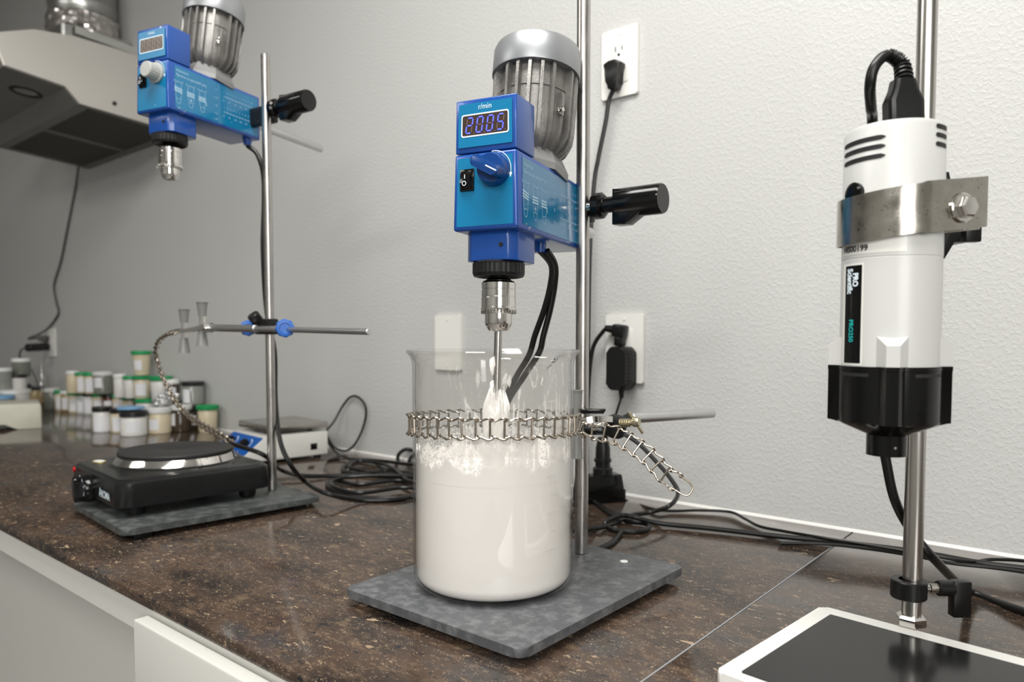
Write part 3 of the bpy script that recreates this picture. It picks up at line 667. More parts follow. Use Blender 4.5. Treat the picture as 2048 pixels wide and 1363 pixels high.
# ---- stirrer clamps on the rods
def knob_clamp(label, rod, z, yaw, s, sroot, armu, rodr):
    """bosshead gripping rod + mounting arm, black lever knob pointing to +x"""
    t = thing('bosshead_clamp', label, 'clamp', (rod.x, rod.y, z), yaw)
    arm = sroot @ Vector((0, armu, .040*s)); arm = (ROOTS[t.name].inverted() @ arm)
    bm = newbm(); box(bm, (arm.x/2-.004, .013, 0), (abs(arm.x)+.020, .014, .030), bev=.003); box(bm, (.003, .0075, .001), (.020, .008, .020), bev=.002); link('boss', bm, M['black'], t)
    bm = newbm(); cyl(bm, (.006, 0, .001), (.034, 0, .001), .0045, seg=16)
    for k in range(5): lathe(bm, [(.0045, 0), (.0056, .0006), (.0045, .0012)], Matrix.Translation((.010+k*.0016, 0, .001)) @ Matrix.Rotation(PI/2, 4, 'Y'), 16)
    link('screw_thread', bm, M['chrome'], t)
    bm = newbm(); lathe(bm, [(.012, 0), (.0150, .002), (.0150, .010), (.0120, .0125), (.0090, .0130), (.0090, .030)], Matrix.Translation((.0155, 0, .001)) @ Matrix.Rotation(PI/2, 4, 'Y'), 14); link('collar', bm, M['blackgloss'], t, smooth=.3)
    bm = newbm(); lathe(bm, [(.012, 0), (.0165, .001), (.0165, .0525), (.0155, .0545), (.001, .0545)], Matrix.Translation((.052-.006, 0, .001)) @ Matrix.Rotation(PI/2, 4, 'Y'), 36)
    prism(bm, [(.044, -.0235), (.060, -.0235), (.078, -.012), (.078, .012), (.044, .016)], -.012, .008, Matrix(((1, 0, 0, 0), (0, 0, -1, -.003), (0, 1, 0, 0), (0, 0, 0, 1))), bev=.001)
    link('lever_knob', bm, M['blackgloss'], t, smooth=.5)
    return t
knob_clamp('black clamp with ribbed lever knob on the centre rod', rodM, .4215, .06, 1, ROOTS[ms.name], .178, .0078)
knob_clamp('black clamp with lever knob on the left rod', rodL, .638, .12, .96, ROOTS[ls.name], .178*.96, .0082)

# ================================================================ HOMOGENISER
HD = .565; HC = dep(1783, 480, HD); HX, HY = HC.x, HC.y
def hz(py): return dep(1785, py, HD).z
hg = thing('homogenizer', 'white and black handheld homogenizer motor clamped upright at the right', 'homogenizer', (HX, HY, hz(912)))
R0 = .0350; zt, zb_, zk, zc, zn = hz(262), hz(731), hz(842), hz(868), hz(912)
Hc = Vector((HX, HY, 0)); ca = math.atan2(CAM.y-HY, CAM.x-HX)     # angle facing the camera
def hcyl(a, z, r=R0): return Vector((HX+r*math.cos(a), HY+r*math.sin(a), z))
bm = newbm(); lathe(bm, [(R0, zb_), (R0, hz(521)), (R0-.0003, hz(520)), (R0-.0003, hz(519)), (R0, hz(518)), (R0, zt-.004), (R0-.0012, zt-.0012), (R0-.004, zt), (.001, zt+.0005)], Matrix.Translation((HX, HY, 0)), 64)
body = link('motor_body', bm, M['whiteplastic'], hg, world=True)
def angpx(px): # angle on the surface seen at px
    best = None
    for k in range(721):
        a = ca-PI/2+PI*k/720; q = hcyl(a, .35)-CAM; x = 1024+FPX*q.dot(Rt)/q.dot(Fw)
        if best is None or abs(x-px) < best[0]: best = (abs(x-px), a)
    return best[1]
def curved(bm, px0, px1, y0, y1, r, n=12, th=.0004, skew=0):
    a0, a1 = angpx(px0), angpx(px1)
    F = []
    for i in range(n+1):
        a = a0+(a1-a0)*i/n; F.append((hcyl(a, y0+skew*i/n, r+th), hcyl(a, y1+skew*i/n, r+th)))
    V = [(bm.verts.new(p), bm.verts.new(q)) for p, q in F]
    for i in range(n): bm.faces.new((V[i][0], V[i+1][0], V[i+1][1], V[i][1]))
for (x0, x1, ys) in ((1686, 1767, (292, 309, 327)), (1866, 1887, (275, 291, 308))):
    for y in ys:
        bm = newbm(); zz_ = hz(y)-.001; a0, a1 = angpx(x0), angpx(x1); n = 14; hh = .0017
        up, lo = [], []
        for i in range(n+1):
            f = i/n; a = a0+(a1-a0)*f; e = min(1, min(f, 1-f)*n/1.5); e = math.sqrt(max(.05, 1-(1-e)**2))
            up.append(bm.verts.new(hcyl(a, zz_+hh*e, R0+.0003))); lo.append(bm.verts.new(hcyl(a, zz_-hh*e, R0+.0003)))
        for i in range(n): bm.faces.new((lo[i], lo[i+1], up[i+1], up[i]))
        link('vent_slot', bm, M['dark'], body, world=True)
bm = newbm()
for k in range(4):    # buttresses
    a = ca+math.radians(4)+k*PI/2; Mx = Matrix.Translation((HX, HY, 0)) @ Matrix.Rotation(a, 4, 'Z')
    z0, z1, z2 = zb_+.0002, hz(690), hz(668); hw2 = .012; hw1 = .0045
    c = [(R0-.004, -hw2, z0), (R0+.0078, -hw1, z0), (R0+.0078, hw1, z0), (R0-.004, hw2, z0), (R0-.004, -hw2, z2), (R0+.0078, -hw1, z1), (R0+.0078, hw1, z1), (R0-.004, hw2, z2)]
    bm = newbm(); hexa(bm, c, M=Mx); link('buttress', bm, M['whiteplastic'], body, world=True, smooth=.2)
bm = newbm(); curved(bm, 1694, 1726, hz(725), hz(533), R0, 6, .0003); lb = link('name_strip', bm, M['blackgloss'], body, world=True); lb['label'] = 'black name strip with white and teal lettering'
bm = newbm(); curved(bm, 1690, 1730, hz(729), hz(529), R0, 6, .00015); link('strip_border', bm, M['outlet'], body, world=True)
am = (angpx(1694)+angpx(1726))/2
def vt(z0, dy): return lambda x, y: hcyl(am+(y+dy)/R0, z0-x, R0+.0006)
bm = newbm(); text(bm, 'PRO', .0066, vt(hz(548), .0008), bold=.0003, sx=.80); text(bm, 'Scientific', .0078, vt(hz(539), -.0050), bold=.0003, sx=.68); link('white_lettering', bm, M['whitepr'], lb, world=True, smooth=0)
bm = newbm(); text(bm, 'PRO250', .0062, vt(hz(639), -.0024), bold=.00015, sx=.80); link('model_number', bm, M['teallet'], lb, world=True, smooth=0)
bm = newbm(); curved(bm, 1684, 1815, hz(512), hz(480), R0, 16, .0002); stk = link('serial_sticker', bm, M['outlet'], body, world=True)
bm = newbm(); a5 = angpx(1690); text(bm, 'HIS00199', .0062, lambda x, y: hcyl(a5+x/R0, hz(506)+y, R0+.0005), bold=.0002); link('serial_number', bm, M['dark'], stk, world=True, smooth=0)
# black collar
bm = newbm(); n = 96; rings = []
def colr(a, top):
    d = (a-ca-math.radians(4)) % (PI/2); d = min(d, PI/2-d)      # distance from nearest rib
    r = .0368
    if d < .13: r = .0428
    elif d < .20: r = .0428-(d-.13)/.07*.0060
    return r
for zz_, k in ((zk, 0), (zb_-.0035, 0), (zb_-.0030, 1), (zb_, 1)):
    rings.append([bm.verts.new(hcyl(2*PI*i/n, zz_, colr(2*PI*i/n, k)+.0003*k)) for i in range(n)])
rings.insert(0, [bm.verts.new(hcyl(2*PI*i/n, zk-.002, .0345)) for i in range(n)])
rings.insert(0, [bm.verts.new(hcyl(2*PI*i/n, zc, .0165)) for i in range(n)])
rings.insert(0, [bm.verts.new(hcyl(2*PI*i/n, zc-.001, .0144)) for i in range(n)])
rings.insert(0, [bm.verts.new(hcyl(2*PI*i/n, zn, .0144)) for i in range(n)])
for A, B in zip(rings, rings[1:]):
    for i in range(n): j = (i+1) % n; bm.faces.new((A[i], A[j], B[j], B[i]))
bm.faces.new(rings[0][::-1]); bm.faces.new(rings[-1]); nose = link('nose_housing', bm, M['blackgloss'], hg, world=True, smooth=.4)
bm = newbm()
for k in range(4):
    a = ca+math.radians(4+45)+k*PI/2
    V = []; bm = newbm()
    for i in range(9):
        aa = a-.36+.72*i/8; V.append((bm.verts.new(hcyl(aa, zb_-.0075, .0371)), bm.verts.new(hcyl(aa, zb_-.0050, .0371))))
    for i in range(8): bm.faces.new((V[i][0], V[i+1][0], V[i+1][1], V[i][1]))
    link('nose_slot', bm, M['dark'], nose, world=True)
bm = newbm(); q = hcyl(ca+.42, hz(893), .0144); lathe(bm, [(.0012, 0), (.0010, .0006)], Matrix.Translation(q) @ (Vector((math.cos(ca+.42), math.sin(ca+.42), 0)).to_track_quat('Z', 'Y').to_matrix().to_4x4()), 10); link('set_screw', bm, M['chrome'], nose, world=True)
# black knob half hidden behind the band
bm = newbm(); a = angpx(1708); q = hcyl(a, hz(394), R0-.001); qd = Vector((math.cos(a), math.sin(a), 0))
lathe(bm, [(.0085, 0), (.0085, .003), (.0065, .0040), (.0045, .0042)], Matrix.Translation(q) @ qd.to_track_quat('Z', 'Y').to_matrix().to_4x4(), 28); link('speed_dial', bm, M['blackgloss'], hg, world=True)
# inlet on top and plug
tc_ = Vector((HX, HY, 0)) + Rt*.010 + Vector((Fw.x, Fw.y, 0)).normalized()*.006
yawc = YAW
bm = newbm(); prism(bm, rrect(.040, .030, .008, 2), zt-.0005, zt+.0055, Matrix.Translation((tc_.x, tc_.y, 0)) @ Matrix.Rotation(yawc, 4, 'Z'), bev=.001); link('power_inlet', bm, M['black'], hg, world=True, smooth=.3)
pl = thing('power_plug', 'black moulded connector with a looped cord on top of the homogenizer', 'plug', (tc_.x, tc_.y, zt+.004))
bm = newbm(); MP = Matrix.Translation((tc_.x, tc_.y, zt+.0055)) @ Matrix.Rotation(yawc, 4, 'Z')
lay = [(.0135, .0085, 0), (.0135, .0085, .0165), (.0095, .0075, .026), (.0078, .0070, .033)]
rings = []
for hx, hy, z in lay:
    rings.append([bm.verts.new(MP @ Vector((x-(.0015*z/.03), y, z))) for x, y in rrect(2*hx, 2*hy, min(hx, hy)*.45, 2)])
for A, B in zip(rings, rings[1:]):
    n = len(A)
    for i in range(n): bm.faces.new((A[i], A[(i+1) % n], B[(i+1) % n], B[i]))
bm.faces.new(rings[0][::-1]); bm.faces.new(rings[-1]); link('plug_body', bm, M['black'], pl, world=True, smooth=.35)
P0 = tc_.copy(); P0.z = zt+.036; td = HD+.006
rel = [P0, dep(1804, 131, td), dep(1790, 116, td), dep(1776, 110, td)]
bm = newbm(); sp = spline(rel, 5)
for i in range(len(sp)-1):
    d = (sp[i+1]-sp[i]); r = .0072-.0026*i/len(sp)
    cyl(bm, sp[i]+d*.08, sp[i]+d*.68, r, r*.97, seg=14, bev=.0006); cyl(bm, sp[i], sp[i+1], r*.72, seg=12)
link('strain_relief', bm, M['black'], pl, world=True)
bm = newbm(); rt = .0042
tube(bm, [dep(1776, 110, td), dep(1762, 117, td), dep(1746, 140, td), dep(1740, 175, td+.004), dep(1742, 215, td+.02), dep(1745, 260, td+.05), dep(1745, 500, td+.085), dep(1752, 800, td+.085), dep(1772, 920, td+.085), dep(1790, 1000, td+.09), dep(1822, 1060, td+.10), dep(1868, 1117, td+.10), Vector(onz(1935, 1178, .006)), Vector(onz(2060, 1226, .0045)), Vector(onz(2250, 1280, .0045)), Vector((.45, -.28, .0045)), Vector((.9, -.16, .0045))], rt, seg=12)
link('cord', bm, M['cable'], pl, world=True)

# ---- steel band clamp holding it to the rod
cl = thing('band_clamp', 'scratched steel band gripping the homogenizer, bolted at right', 'clamp', (rodR.x, rodR.y, hz(430)))
bh = .0175; zmid = .364
zL, zR = dep(1668, 447, HD).z, dep(1900, 425, HD).z
bm = newbm(); pts = []
aR = ca+math.radians(34)
for i in range(61):
    a = aR - (2*PI-math.radians(50))*i/60; pts.append(Vector((HX+(R0+.0032)*math.cos(a), HY+(R0+.0032)*math.sin(a), 0)))
tdir = (Rt*.97+Vector((Fw.x, Fw.y, 0))*.12).normalized(); nrm = Vector((tdir.y, -tdir.x, 0))
tabend = dep(1974, 405, HD-.021); tabend.z = 0
s0_ = pts[0].copy(); s0_.z = 0; s0k = s0_.copy(); tdir = (tabend-s0_).normalized(); nrm = Vector((tdir.y, -tdir.x, 0))
pts = [tabend.lerp(s0_, k/10) for k in range(10)]+pts
def bandz(p):   # band drops slightly to the left
    return hz(433) + (Vector((p.x-HX, p.y-HY, 0)).dot(Rt))*.13
rings = []
for i, p in enumerate(pts):
    a = pts[max(i-1, 0)]; b_ = pts[min(i+1, len(pts)-1)]; d = (b_-a).normalized(); nn = Vector((d.y, -d.x, 0))*.0006
    z = bandz(p); h = bh if i > 10 else bh+.001
    rings.append([bm.verts.new((p.x+nn.x*s1, p.y+nn.y*s1, z+s2*h)) for s1, s2 in ((-1, -1), (1, -1), (1, 1), (-1, 1))])
for A, B in zip(rings, rings[1:]):
    for i in range(4): j = (i+1) % 4; bm.faces.new((A[i], A[j], B[j], B[i]))
bm.faces.new(rings[0]); bm.faces.new(rings[-1]); link('steel_band', bm, M['bandsteel'], cl, world=True, smooth=.5)
back = -nrm if nrm.dot(CAM-Vector((HX, HY, 0))) > 0 else nrm    # away from camera
fwdn = -back
bm = newbm(); tb = tabend+tdir*.002+back*.010
q = [tb+tdir*.004, tb-tdir*.05]
V = []
for p in q:
    z = bandz(p); V.append([bm.verts.new((p.x+back.x*o, p.y+back.y*o, z+s2*.019)) for o, s2 in ((0, -1), (.0012, -1), (.0012, 1), (0, 1))])
for i in range(4): bm.faces.new((V[0][i], V[0][(i+1) % 4], V[1][(i+1) % 4], V[1][i]))
bm.faces.new(V[0]); bm.faces.new(V[1]); link('rear_tab', bm, M['bandsteel'], cl, world=True, smooth=0)
bp = tabend.lerp(s0k, .43)+(nrm if nrm.dot(CAM-tabend) > 0 else -nrm)*.0008; bp.z = bandz(bp)-.003
bm = newbm(); MB_ = Matrix.Translation(bp) @ fwdn.to_track_quat('Z', 'Y').to_matrix().to_4x4()
lathe(bm, [(.0108, 0), (.0108, .0012), (.0100, .0016), (.0085, .0016)], MB_, 32); lathe(bm, [(.0078, .0014), (.0082, .003), (.0080, .0065), (.0068, .0078), (.001, .008)], MB_, 6)
lathe(bm, [(.0038, -.080), (.0038, 0)], MB_, 16); link('bolt', bm, M['chrome'], cl, world=True, smooth=.4)
bm = newbm(); bc = rodR.copy(); bc.z = hz(425)
Mb = Matrix.Translation(bc) @ Matrix.Rotation(YAW, 4, 'Z'); box(bm, (.010, 0, 0), (.050, .022, .030), Mb, bev=.002); link('boss', bm, M['black'], cl, world=True)
bm = newbm()
box(bm, (0, 0, 0), (.0125, .008, .026), Matrix.Translation(dep(1943, 452, HD+.035)) @ Matrix.Rotation(YAW, 4, 'Z'), bev=.0008)
box(bm, (0, 0, 0), (.010, .008, .030), Matrix.Translation(dep(1893, 480, HD+.03)) @ Matrix.Rotation(YAW, 4, 'Z') @ Matrix.Rotation(math.radians(30), 4, 'Y'), bev=.0008)
box(bm, (0, 0, 0), (.004, .006, .014), Matrix.Translation(dep(1893, 362, HD+.035)) @ Matrix.Rotation(YAW, 4, 'Z') @ Matrix.Rotation(math.radians(-14), 4, 'Y'), bev=.0008)
link('thumb_grip', bm, M['black'], cl, world=True)
# ---- collar clamp low on the right rod
lc = thing('collar_clamp', 'black collar with thumbscrew low on the right rod', 'clamp', (rodR.x, rodR.y, onz(1822, 1250, .018).z+.03))
dR = (rodR-CAM).dot(Fw)
zc0, zc1 = dep(1822, 1200, dR-.01).z, dep(1822, 1163, dR-.01).z
bm = newbm(); lathe(bm, [(.0083, zc0), (.0140, zc0), (.0148, zc0+.001), (.0148, zc1-.001), (.0140, zc1), (.0083, zc1)], Matrix.Translation((rodR.x-Rt.x*.003, rodR.y-Rt.y*.003, 0)) @ Matrix.Rotation(0, 4, 'Z'), 40, cap=False)
link('collar', bm, M['black'], lc, world=True)
zm = (zc0+zc1)/2; c0 = Vector((rodR.x, rodR.y, zm))
bm = newbm(); cyl(bm, c0+Rt*.0125, c0+Rt*.030, .0032, seg=14)
for k in range(6): lathe(bm, [(.0030, 0), (.0042, .0006), (.0030, .0012)], Matrix.Translation(c0+Rt*(.0150+.0013*k)) @ Rt.to_track_quat('Z', 'Y').to_matrix().to_4x4(), 14)
link('screw_thread', bm, M['chrome'], lc, world=True)
bm = newbm(); cyl(bm, c0+Rt*.0225, c0+Rt*.036, .0068, seg=24, bev=.0006)
box(bm, (.0425, 0, -.009), (.0155, .010, .032), Matrix.Translation(c0) @ Matrix.Rotation(YAW, 4, 'Z'), bev=.001); link('thumb_grip', bm, M['black'], lc, world=True)

# ================================================================ LADDER CHAINS
def link_bm(pitch, width, wr):
    """one chain link in local frame: x along chain, z across; rung at x=0, hooks to x=pitch"""
    bm = newbm(); h = width/2
    tube(bm, [(0, 0, -h+.001), (0, 0, h-.001)], wr, seg=8, smooth=False)
    for s in (-1, 1):
        tube(bm, [(0, -wr*.2, s*(h-.0022)), (.0002, 0, s*(h-.0004)), (.0022, .0008, s*(h+.0002)), (pitch*.35, .0010, s*(h-.0008)), (pitch*.65, .0014, s*(h+.0006)), (pitch*.92, .0026, s*(h+.0016)), (pitch+.0022, .0014, s*(h+.0008)), (pitch+.0028, -.0006, s*(h-.0004)), (pitch+.0008, -.0026, s*(h-.0016))], wr, seg=8, n=4)
    return bm
def chain(label, pts, normals, pitch, width, wr, endloop=False):
    """pts: dense path; normals: outward dir per point (the link's local y)"""
    t = thing('ladder_chain', label, 'chain', pts[0])
    # resample
    S = [0]
    for a, b in zip(pts, pts[1:]): S.append(S[-1]+(b-a).length)
    N = int(S[-1]/pitch); bmf = link_bm(pitch, width, wr); first = None
    def at(s):
        for i in range(len(S)-1):
            if S[i+1] >= s: f = (s-S[i])/max(1e-9, S[i+1]-S[i]); return pts[i].lerp(pts[i+1], f), normals[i].lerp(normals[min(i+1, len(normals)-1)], f)
        return pts[-1], normals[-1]
    inv = ROOTS[t.name].inverted()
    for k in range(N):
        p, nn = at(k*pitch); q, _ = at((k+1)*pitch); x = (q-p).normalized(); y = -(nn-x*nn.dot(x)).normalized(); z = x.cross(y)
        Mx = Matrix(((x.x, -y.x, -z.x, p.x), (x.y, -y.y, -z.y, p.y), (x.z, -y.z, -z.z, p.z), (0, 0, 0, 1)))
        if first is None: first = link('chain_link', bmf, M['chain'], t, fixn=True)
        o = first if k == 0 else first.copy()
        if k: COL.objects.link(o); o.parent = t
        o.matrix_local = inv @ Mx
    if endloop:
        p, nn = at(N*pitch); q, _ = at((N-1)*pitch); x = (p-q).normalized(); y = (nn-x*nn.dot(x)).normalized(); z = x.cross(y)
        bm = newbm(); h = width/2
        tube(bm, [p+z*h*.95-x*.001, p+z*h*.9+x*.006, p+z*h*.85+x*.013, p+z*h*.5+x*.018, p-z*h*.5+x*.018, p-z*h*.85+x*.013, p-z*h*.9+x*.006, p-z*h*.95-x*.001], wr, seg=8, n=5)
        link('end_loop', bm, M['chain'], t, world=True)
    return t
# around the beaker
rr = BR+.0034; jawa = math.atan2(rodM.y-BC.y, rodM.x-BC.x)-math.radians(38)      # where it enters the clamp
pts, nor = [], []
n = 120; sweep = 2*PI-math.radians(18)
for i in range(n+1):
    a = jawa+math.radians(14) + sweep*i/n
    fr_ = (math.cos(a)*.66-math.sin(a)*.75)      # +1 nearest the camera
    z = .1845+.0045*fr_
    pts.append(Vector((BC.x+rr*math.cos(a), BC.y+rr*math.sin(a), z))); nor.append(Vector((math.cos(a), math.sin(a), 0)))
beak_t = (pts[-1]-CAM).dot(Fw)
tail = [(1172, 862, beak_t-.002), (1200, 863, beak_t), (1235, 871, beak_t+.004), (1270, 892, beak_t+.006), (1300, 915, beak_t+.006), (1322, 940, beak_t+.006), (1341, 958, beak_t+.004), (1368, 968, beak_t)]
tp = [dep(*q) for q in tail]
full = pts + spline([pts[-1]]+tp, 8)[1:]
nt_ = len(full)-len(pts); last = nor[-1]; camd = -Vector((Fw.x, Fw.y, 0)).normalized()
for i in range(nt_):
    f = min(1, i/12); d2 = (camd + Vector((.1, 0, .10*min(1, i/40)))).normalized(); nor.append(last.lerp(d2, f).normalized())
chain('steel ladder chain strapped round the glass beaker, tail hanging right', full, nor, .0134, .0165, .0011, True)
# ---- small clamp holding the chain at the centre rod
def vcap(bm, top, bot, r0, r1, M_=None):
    pass
def chain_clamp_centre():
    jaw = full[0]
    t = thing('chain_clamp', 'steel rod clamp with grey end caps behind the right edge of the beaker', 'clamp', (rodM.x, rodM.y, .19))
    d0 = (rodM-CAM).dot(Fw)
    A = dep(1262, 836, d0+.01); B = dep(1425, 826, d0+.10)
    bm = newbm(); cyl(bm, A, B, .0062, seg=24, bev=.0008); link('rod', bm, M['zinc'], t, world=True)
    bm = newbm(); c = dep(1232, 852, d0+.0); lathe(bm, [(.008, -.013), (.0120, -.010), (.0125, 0), (.0115, .010), (.007, .013)], Matrix.Translation(c) @ Matrix.Rotation(.2, 4, 'Y'), 24); cyl(bm, c, A, .0075, seg=16); link('boss', bm, M['blackmatt'], t, world=True)
    p0 = dep(1208, 842, d0-.01)
    bm = newbm(); tube(bm, [dep(1166, 842, d0-.03), dep(1190, 838, d0-.03), dep(1222, 838, d0-.02)], .0048, seg=4, n=3); link('arm', bm, M['chrome'], t, world=True)
    bm = newbm(); q = dep(1185, 826, d0-.03); prism(bm, [(-.013, 0), (.012, 0), (.015, .005), (-.015, .005)], -.006, .006, Matrix.Translation(q) @ Matrix.Rotation(YAW, 4, 'Z') @ Matrix.Rotation(PI/2, 4, 'X'), bev=.0006)
    q = dep(1192, 868, d0-.03); prism(bm, [(-.013, 0), (.014, 0), (.008, .009), (-.015, .008)], -.006, .006, Matrix.Translation(q) @ Matrix.Rotation(YAW, 4, 'Z') @ Matrix.Rotation(PI/2, 4, 'X'), bev=.0006); link('jaw', bm, M['blackgloss'], t, world=True)
    bm = newbm(); a, b_ = dep(1240, 845, d0-.015), dep(1262, 845, d0-.022); cyl(bm, a, b_, .0042, seg=14)
    for k in range(5): f = k/5; cyl(bm, a.lerp(b_, f), a.lerp(b_, f+.1), .0050, seg=14)
    c = dep(1272, 843, d0-.025); cyl(bm, b_, c, .0036, seg=14); cyl(bm, dep(1256, 823, d0-.025), dep(1286, 866, d0-.025), .0019, seg=10); lathe(bm, [(.0058, -.003), (.0062, 0), (.0050, .004)], Matrix.Translation(c) @ (c-a).to_track_quat('Z', 'Y').to_matrix().to_4x4(), 16)
    link('wing_bolt', bm, M['brass'], t, world=True)
    for (ya, yb) in ((779, 836), (862, 915)):
        bm = newbm(); d1 = d0-.018; p, q = dep(1152, ya, d1), dep(1152, yb, d1); L0 = (p-q).length
        wide_top = ya < 800
        r0, r1 = (.0055, .0075) if wide_top else (.0075, .0055)
        if wide_top: lathe(bm, [(r0, 0), (r1, L0-.001), (r1+.0012, L0-.001), (r1+.0012, L0), (.001, L0)], Matrix.Translation((q.x, q.y, q.z)), 24)
        else: lathe(bm, [(r0+.0010, 0), (r0+.0010, .001), (r0, .001), (r1, L0), (.001, L0)], Matrix.Translation((q.x, q.y, q.z)), 24)
        link('end_cap', bm, M['frost'], t, world=True)
    bm = newbm(); cyl(bm, dep(1161, 840, d1), dep(1161, 860, d1), .0035); link('pin', bm, M['chrome'], t, world=True)
    bm = newbm(); q = dep(1172, 864, d1-.01); box(bm, (0, 0, 0), (.004, .004, .006), Matrix.Translation(q)); link('pinch_nut', bm, M['chrome'], t, world=True)
chain_clamp_centre()
# ---- left clamp with rod and hanging chain
lyy = rodL.y-.0165
def LP(px, py, dy=0): return ony(px, py, lyy+dy)
lt = thing('chain_clamp', 'steel rod clamp with four grey end caps on the left rod', 'clamp', (rodL.x, rodL.y, .285))
A, B = LP(416, 655, -.012), LP(738, 663)
bm = newbm(); mid = LP(512, 657, -.006); cyl(bm, A, mid, .0062, seg=20, bev=.0008); cyl(bm, mid, B, .0046, seg=20, bev=.0006); link('rod', bm, M['zinc'], lt, world=True)
for px in (368, 404):
    top = {368: (618, 645), 404: (604, 632)}[px]; bot = {368: (675, 705), 404: (660, 691)}[px]
    for (ya, yb), wide_top in ((top, 1), (bot, 0)):
        p, q = LP(px, ya, -.015), LP(px, yb, -.015); L0 = p.z-q.z; bm = newbm()
        if wide_top: pr = [(.0065, 0), (.0092, L0-.001), (.0104, L0-.001), (.0104, L0), (.001, L0)]
        else: pr = [(.0104, -.0005), (.0098, .001), (.0068, L0), (.001, L0)]
        lathe(bm, pr, Matrix.Translation((p.x, p.y, q.z)), 24); link('end_cap', bm, M['frost'], lt, world=True)
    p, q = LP(px, top[1], -.015), LP(px, bot[0], -.015); bm = newbm(); cyl(bm, (p.x, p.y, p.z+.001), (p.x, p.y, q.z-.001), .0055, seg=8); link('pin', bm, M['chrome'], lt, world=True, smooth=.3)
bm = newbm(); pa, pb = LP(362, 662, -.02), LP(412, 652, -.02)
tube(bm, [pa, LP(385, 659, -.02), pb], .0052, seg=4, n=3); cyl(bm, LP(412, 655, -.012), LP(422, 655, -.012), .0085, seg=16); link('jaw', bm, M['chrome'], lt, world=True)
bl = thing('bosshead_clamp', 'black bosshead with two blue knobs on the left rod', 'clamp', (rodL.x, rodL.y, .285))
bm = newbm(); c = Vector((rodL.x-.010, rodL.y, LP(520, 655).z+.002)); box(bm, c, (.040, .022, .026), bev=.003); cyl(bm, c+Vector((-.012, -.004, .004)), c+Vector((-.012, -.018, .020)), .010, seg=20, bev=.001); link('boss', bm, M['black'], bl, world=True)
for (px, r, dx) in ((570, .0145, 0), (496, .0135, .0)):
    q = LP(px, 656, -.008 if px == 570 else .012); bm = newbm()
    rings = []; seg = 32; Mq = Matrix.Translation(q) @ (CAM-q).to_track_quat('Z', 'Y').to_matrix().to_4x4()
    for rr_, z, g in ((r*.8, -.005, 0), (r, -.0035, 1), (r, .0035, 1), (r*.85, .0055, 0), (r*.6, .0058, 0), (r*.55, .0045, 0), (.0005, .0045, 0)):
        rings.append([bm.verts.new((rr_*(1-.07*g*(i % 4 > 1))*math.cos(2*PI*i/seg), rr_*(1-.07*g*(i % 4 > 1))*math.sin(2*PI*i/seg), z)) for i in range(seg)])
    for Aa, Bb in zip(rings, rings[1:]):
        for i in range(seg): j = (i+1) % seg; bm.faces.new((Aa[i], Aa[j], Bb[j], Bb[i]))
    bm.faces.new(rings[0][::-1]); bm.transform(Mq); link('blue_knob', bm, M['bluepanel'], bl, world=True, smooth=.4)
    bm = newbm(); cyl(bm, q, Vector((rodL.x, rodL.y-.004, c.z)), .003); link('screw', bm, M['chrome'], bl, world=True)
cpx = [(358, 664, -.02), (342, 666, -.015), (324, 676, -.01), (314, 694, -.005), (314, 715, 0), (323, 745, 0), (337, 775, 0), (356, 806, .002), (380, 832, .002), (410, 852, .004), (440, 868, .006), (462, 884, .008), (474, 900, .010)]
lp = spline([LP(*q) for q in cpx], 8); ln_ = []
for i, p in enumerate(lp):
    d = (lp[min(i+1, len(lp)-1)]-lp[max(i-1, 0)]).normalized()
    side = d.cross(camd).normalized(); tw = math.radians(62 - 30*i/len(lp)); ln_.append((camd*math.cos(tw)+side*math.sin(tw)).normalized())
chain('steel ladder chain drooping from the left clamp behind the hot plate', lp, ln_, .0150, .0170, .0017)

# ================================================================ HOT PLATE
yH = math.radians(-5.2); Fh = Vector((-1.066, -.668, 0)); wH, dH = .240, .229
cH = Fh + Matrix.Rotation(yH, 3, 'Z') @ Vector((-wH/2, dH/2, 0))
hp = thing('hot_plate', 'black single burner hot plate standing on the left grey stand', 'hot plate', (cH.x, cH.y, ZT), yH)
bm = newbm(); z0, z1 = .0155, .054
v0 = [(x, y, z0) for x, y in rrect(wH, dH, .022, 6)]; v1 = [(x, y, z1-.005) for x, y in rrect(wH-.003, dH-.003, .022, 6)]; v2 = [(x, y, z1) for x, y in rrect(wH-.014, dH-.014, .018, 6)]
v00 = [(x, y, z0+.002) for x, y in rrect(wH+.002, dH+.002, .022, 6)]
rings = [[bm.verts.new(c) for c in V] for V in (v0, v00, v1, v2)]
for A, B in zip(rings, rings[1:]):
    n = len(A)
    for i in range(n): bm.faces.new((A[i], A[(i+1) % n], B[(i+1) % n], B[i]))
bm.faces.new(rings[0][::-1]); bm.faces.new(rings[-1]); bmesh.ops.bevel(bm, geom=[e for e in bm.edges if all(abs(v.co.z-z1) < 1e-6 for v in e.verts)], offset=.002, segments=2, affect='EDGES')
link('housing', bm, M['aroma'], hp, smooth=.7)
dc_ = (-.014, .014)
bm = newbm(); lathe(bm, [(.100, z1-.002), (.1, z1), (.094, z1+.0015), (.088, z1+.003), (.084, z1+.012), (.080, z1+.012)], Matrix.Translation((*dc_, 0)), 64, cap=False); link('trim_ring', bm, M['aroma'], hp)
bm = newbm(); lathe(bm, [(.093, z1+.001), (.0905, z1+.0035), (.085, z1+.0130), (.075, z1+.0130)], Matrix.Translation((*dc_, 0)), 64, cap=False); link('drip_ring', bm, M['chrome'], hp)['label'] = 'shiny steel ring under the burner'
